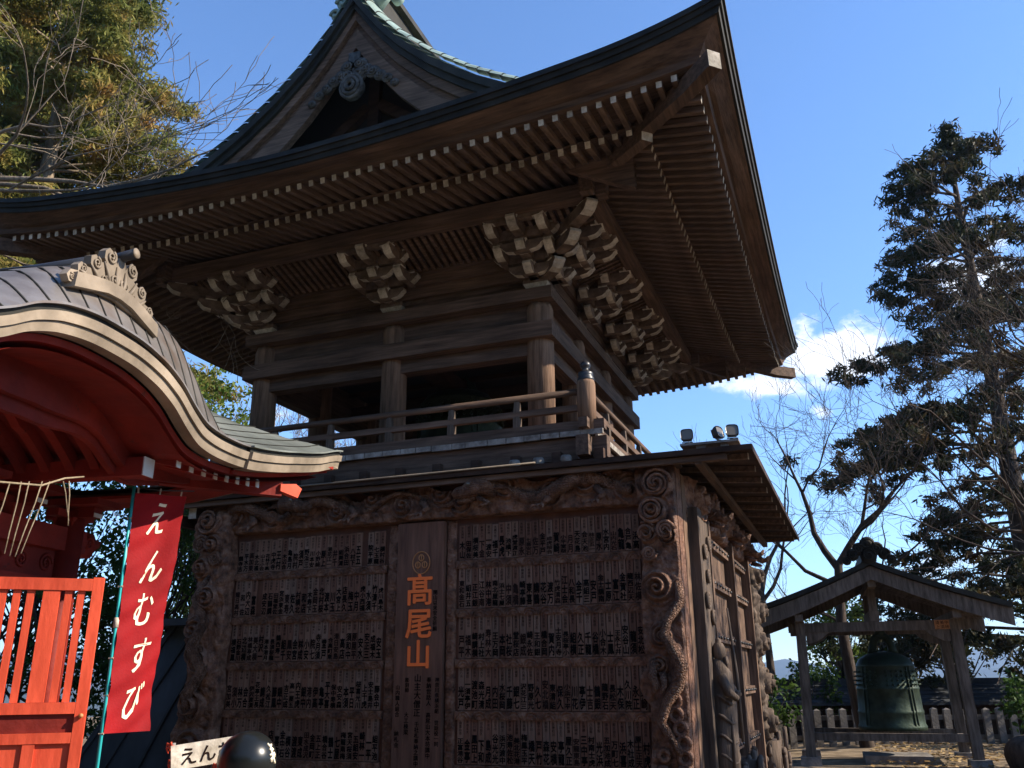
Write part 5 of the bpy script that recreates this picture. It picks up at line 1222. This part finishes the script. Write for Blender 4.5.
def conifer(base, h, z0, rad, label, lm, bark, seed, leaf=.13, per=70, tiers=20, cl=.42, droop=.5, nbr=(5, 7), lean=(0, 0), shape=None, name='cedar_tree', side=None):
    t = thing(name, label, 'tree', base, random.Random(seed).uniform(0, 6)*0); rg = random.Random(seed); nr = np.random.default_rng(seed); b = Vector(base)
    mb = MB().mat(bark); mb.smooth = True; mb.tube([b+Vector((lean[0]*k/6, lean[1]*k/6, h*k/6)) for k in range(7)], [.38*(1-k/6.3)+.03 for k in range(7)], 10, False); mb.build('trunk', t)
    mb = MB().mat(bark); mb.smooth = True; C_ = []
    for i in range(tiers):
        f = i/(tiers-1); z = z0+(h-z0)*f; L_ = rad*(shape(f) if shape else (1-f)**.75)+.3
        for k in range(rg.randint(*nbr)):
            if rg.random() < .10: continue
            a = rg.uniform(0, 2*pi); ll = L_*rg.uniform(.6, 1.08); d = Vector((cos(a), sin(a), 0)); o = b+Vector((lean[0]*z/h, lean[1]*z/h, z+rg.uniform(-.3, .3)))
            pts = [o+d*ll*u+Vector((0, 0, ll*(.22*u-.38*u*u*droop*2))) for u in (0, .3, .6, .85, 1)]; mb.tube(pts, [.055, .04, .028, .015, .008], 5, False)
            nc = max(2, int(ll/.38))
            for c in range(nc):
                u = .35+.65*(c+rg.random()*.6)/nc; j = min(3, int(u*4)); q = o+d*ll*u+Vector((0, 0, ll*(.22*u-.38*u*u*droop*2)))
                side_ = d.cross(Vector((0, 0, 1)))*rg.gauss(0, .28*ll*(.4+u*.5)*.6); C_.append((q+side_+Vector((0, 0, rg.uniform(-.15, .1))), rg.uniform(.55, 1.25)*cl))
    mb.build('branches', t)
    P_ = np.concatenate([np.array(q)+nr.normal(size=(max(8, int(per*(s/cl)**2)), 3))*np.array([s*.42, s*.42, s*.27]) for q, s in C_])
    V, F_ = leaf_quads(P_, leaf, nr, .5, 3.2); rawmesh('crown', V, F_, lm, base, t); return t
conifer((8.4, 19.1, 0), 19.2, 2.6, 8.0, 'tall dark cedar with drooping ragged tiers of foliage at the right', LEAFDARK, BARKD, 12, leaf=.075, per=92, tiers=25, cl=.33, nbr=(5, 8), droop=.55, shape=lambda f: (1-f)**.42*(.70+.22*sin(f*15+1.5)+.10*sin(f*37)))
conifer((-17.0, 5.3, 0), 27, 8.5, 5.9, 'tall golden-green conifer lit by the sun at the top left', LEAFGOLD, BARKL, 33, leaf=.07, per=230, tiers=27, cl=.54, nbr=(6, 8), droop=.3, shape=lambda f: (1-f)**.4*(.82+.2*sin(f*23)), name='conifer_tree')
conifer((-22.5, 6.5, 0), 25, 8, 4.6, 'second golden-green conifer farther left, filling the top left corner', LEAFGOLD, BARKL, 35, leaf=.09, per=110, tiers=22, cl=.62, nbr=(5, 7), droop=.3, shape=lambda f: (1-f)**.4, name='conifer_tree')
def bushy(base, h, r, label, lm, seed, n=60, leaf=.11, per=70, trunk=.07, zc=.62, name='evergreen_tree', flat=.8, cl=.4, bark=BARKD, cat='tree', group=None):
    t = thing(name, label, cat, base, 0, group); rg = random.Random(seed); nr = np.random.default_rng(seed); b = Vector(base)
    mb = MB().mat(bark); mb.smooth = True; mb.tube([b-Vector((0, 0, .1)), b+Vector((.05*r, 0, h*.3)), b+Vector((0, .05*r, h*.6))], [trunk, trunk*.8, trunk*.5], 8, False); mb.build('trunk', t)
    mb = MB().mat(bark); mb.smooth = True; C_ = []
    for k in range(n):
        v = Vector((rg.gauss(0, 1), rg.gauss(0, 1), rg.gauss(0, 1))).normalized()*rg.uniform(.35, 1)**.6
        q = b+Vector((v.x*r, v.y*r, h*zc+v.z*h*(1-zc)*1.0)); C_.append((q, rg.uniform(.6, 1.3)*cl))
        s = b+Vector((0, 0, h*rg.uniform(.2, .55))); m_ = (s+q)/2+Vector((0, 0, -.1)); mb.tube([s, m_, q], [trunk*.35, trunk*.22, .008], 4, False)
    mb.build('branches', t)
    P_ = np.concatenate([np.array(q)+nr.normal(size=(max(8, int(per*(s/cl)**2)), 3))*s*.45 for q, s in C_])
    V, F_ = leaf_quads(P_, leaf, nr, .1, 1.5); rawmesh('crown', V, F_, lm, base, t); return t
bushy((-10.6, 6.0, 0), 9.2, 1.6, 'glossy evergreen whose sunlit top shows between the gate roof and the tower eaves', LEAFYEL, 51, n=85, leaf=.085, per=130, cl=.46)
bushy((-9.4, .6, 0), 6.0, 1.9, 'dark broadleaf evergreen with sky gaps behind the banner', LEAFBROAD, 52, n=105, leaf=.075, per=85, cl=.32, zc=.52)
bushy((-7.6, 1.6, 0), 5.2, 1.3, 'dark evergreen directly left of the slate skirt of the tower', LEAFBROAD, 53, n=75, leaf=.075, per=85, cl=.3, zc=.55)
bushy((-11.6, -1.2, 0), 5.4, 1.8, 'shaded evergreen seen through the slats of the lattice leaf', LEAFBROAD, 54, n=85, leaf=.075, per=80, cl=.34, zc=.5)
bushy((3.0, 15.0, 0), 3.7, 1.0, 'yellow-green evergreen seen between the left pavilion posts', LEAFYEL, 55, n=46, leaf=.075, per=90, cl=.32, zc=.55)
bushy((8.6, 14.0, 0), 4.6, 1.9, 'low dark broadleaf tree right of the pavilion under the cedar', LEAFDARK, 56, n=50, leaf=.08, per=60, cl=.32, zc=.55)
bushy((5.7, 14.3, 0), 3.6, .8, 'small dark tree showing leaves between the bell and the right pavilion post', LEAFDARK, 57, n=24, leaf=.075, per=60, cl=.32, zc=.68)
for i, (x, y, h, r, lab) in enumerate(((1.4, 10.6, 1.7, .7, 'dark shrub beside the far corner of the board hall'), (2.3, 14.0, 2.0, .7, 'dark shrub left of the pavilion in front of the roofed wall'), (6.8, 11.6, 1.6, .8, 'loose brown-green shrub right of the pavilion before the fence'), (8.3, 10.6, 1.5, .9, 'wide dark shrub at the right edge before the fence'))):
    bushy((x, y, 0), h, r, lab, LEAFBROAD, 60+i, n=24, leaf=.08, per=45, cl=.22, trunk=.03, name='shrub', cat='shrub', group='shrubs by the fence')
# fallen leaves by the pavilion
nr = np.random.default_rng(5); n = 2600
xy = nr.uniform([3.5, 7.0], [11, 12.5], size=(n, 2)); P_ = np.column_stack([xy, np.array([ground_z(a, b)+.02 for a, b in xy])])
V, F_ = leaf_quads(P_, .10, nr, 0, 1.3); V[:, 2] = P_[:, 2].repeat(4)+(V[:, 2]-P_[:, 2].repeat(4))*.25
tag(rawmesh('fallen_leaves', V, F_, LITTER, (7, 9, 0)), kind='stuff')
# unseen woodland as one mass: far ring plus clumps added behind the camera
nr = np.random.default_rng(8); rg = random.Random(8); C_ = []
for k in range(420):
    a = rg.uniform(0, 2*pi); r_ = rg.uniform(42, 62); x, y = r_*cos(a), r_*sin(a)
    if -1.25 < atan2(x-CP.x, y-CP.y) < 0.75: continue
    for j in range(5): C_.append((x+rg.gauss(0, 1.2), y+rg.gauss(0, 1.2), rg.uniform(.5, 7.0)))
for k in range(260):  # clumps behind the camera, added to cut sky light on the front
    a = rg.uniform(radians(128), radians(278)); r_ = rg.uniform(24, 38); x, y = CP.x+r_*sin(a), CP.y+r_*cos(a)
    for j in range(7): C_.append((x+rg.gauss(0, 1.2), y+rg.gauss(0, 1.2), rg.uniform(.5, 13.0)))
P_ = np.concatenate([np.array(c)+nr.normal(size=(30, 3))*.9 for c in C_]); V, F_ = leaf_quads(P_, .5, nr, .2, 1.5); tag(rawmesh('unseen_woodland', V, F_, LEAFBROAD, (0, 0, 0)), kind='stuff')

nr = np.random.default_rng(18); rg = random.Random(18)  # unseen foliage to the right, added to dapple shade on the side wall
C_ = [(14+rg.gauss(0, 1.1), 3.6+rg.gauss(0, 1.7), rg.uniform(6.6, 10.6)) for k in range(85)]
P_ = np.concatenate([np.array(c)+nr.normal(size=(60, 3))*.30 for c in C_]); V, F_ = leaf_quads(P_, .14, nr, .2, 1.5); tag(rawmesh('unseen_shade_leaves', V, F_, LEAFBROAD, (14, 3.6, 0)), kind='stuff')
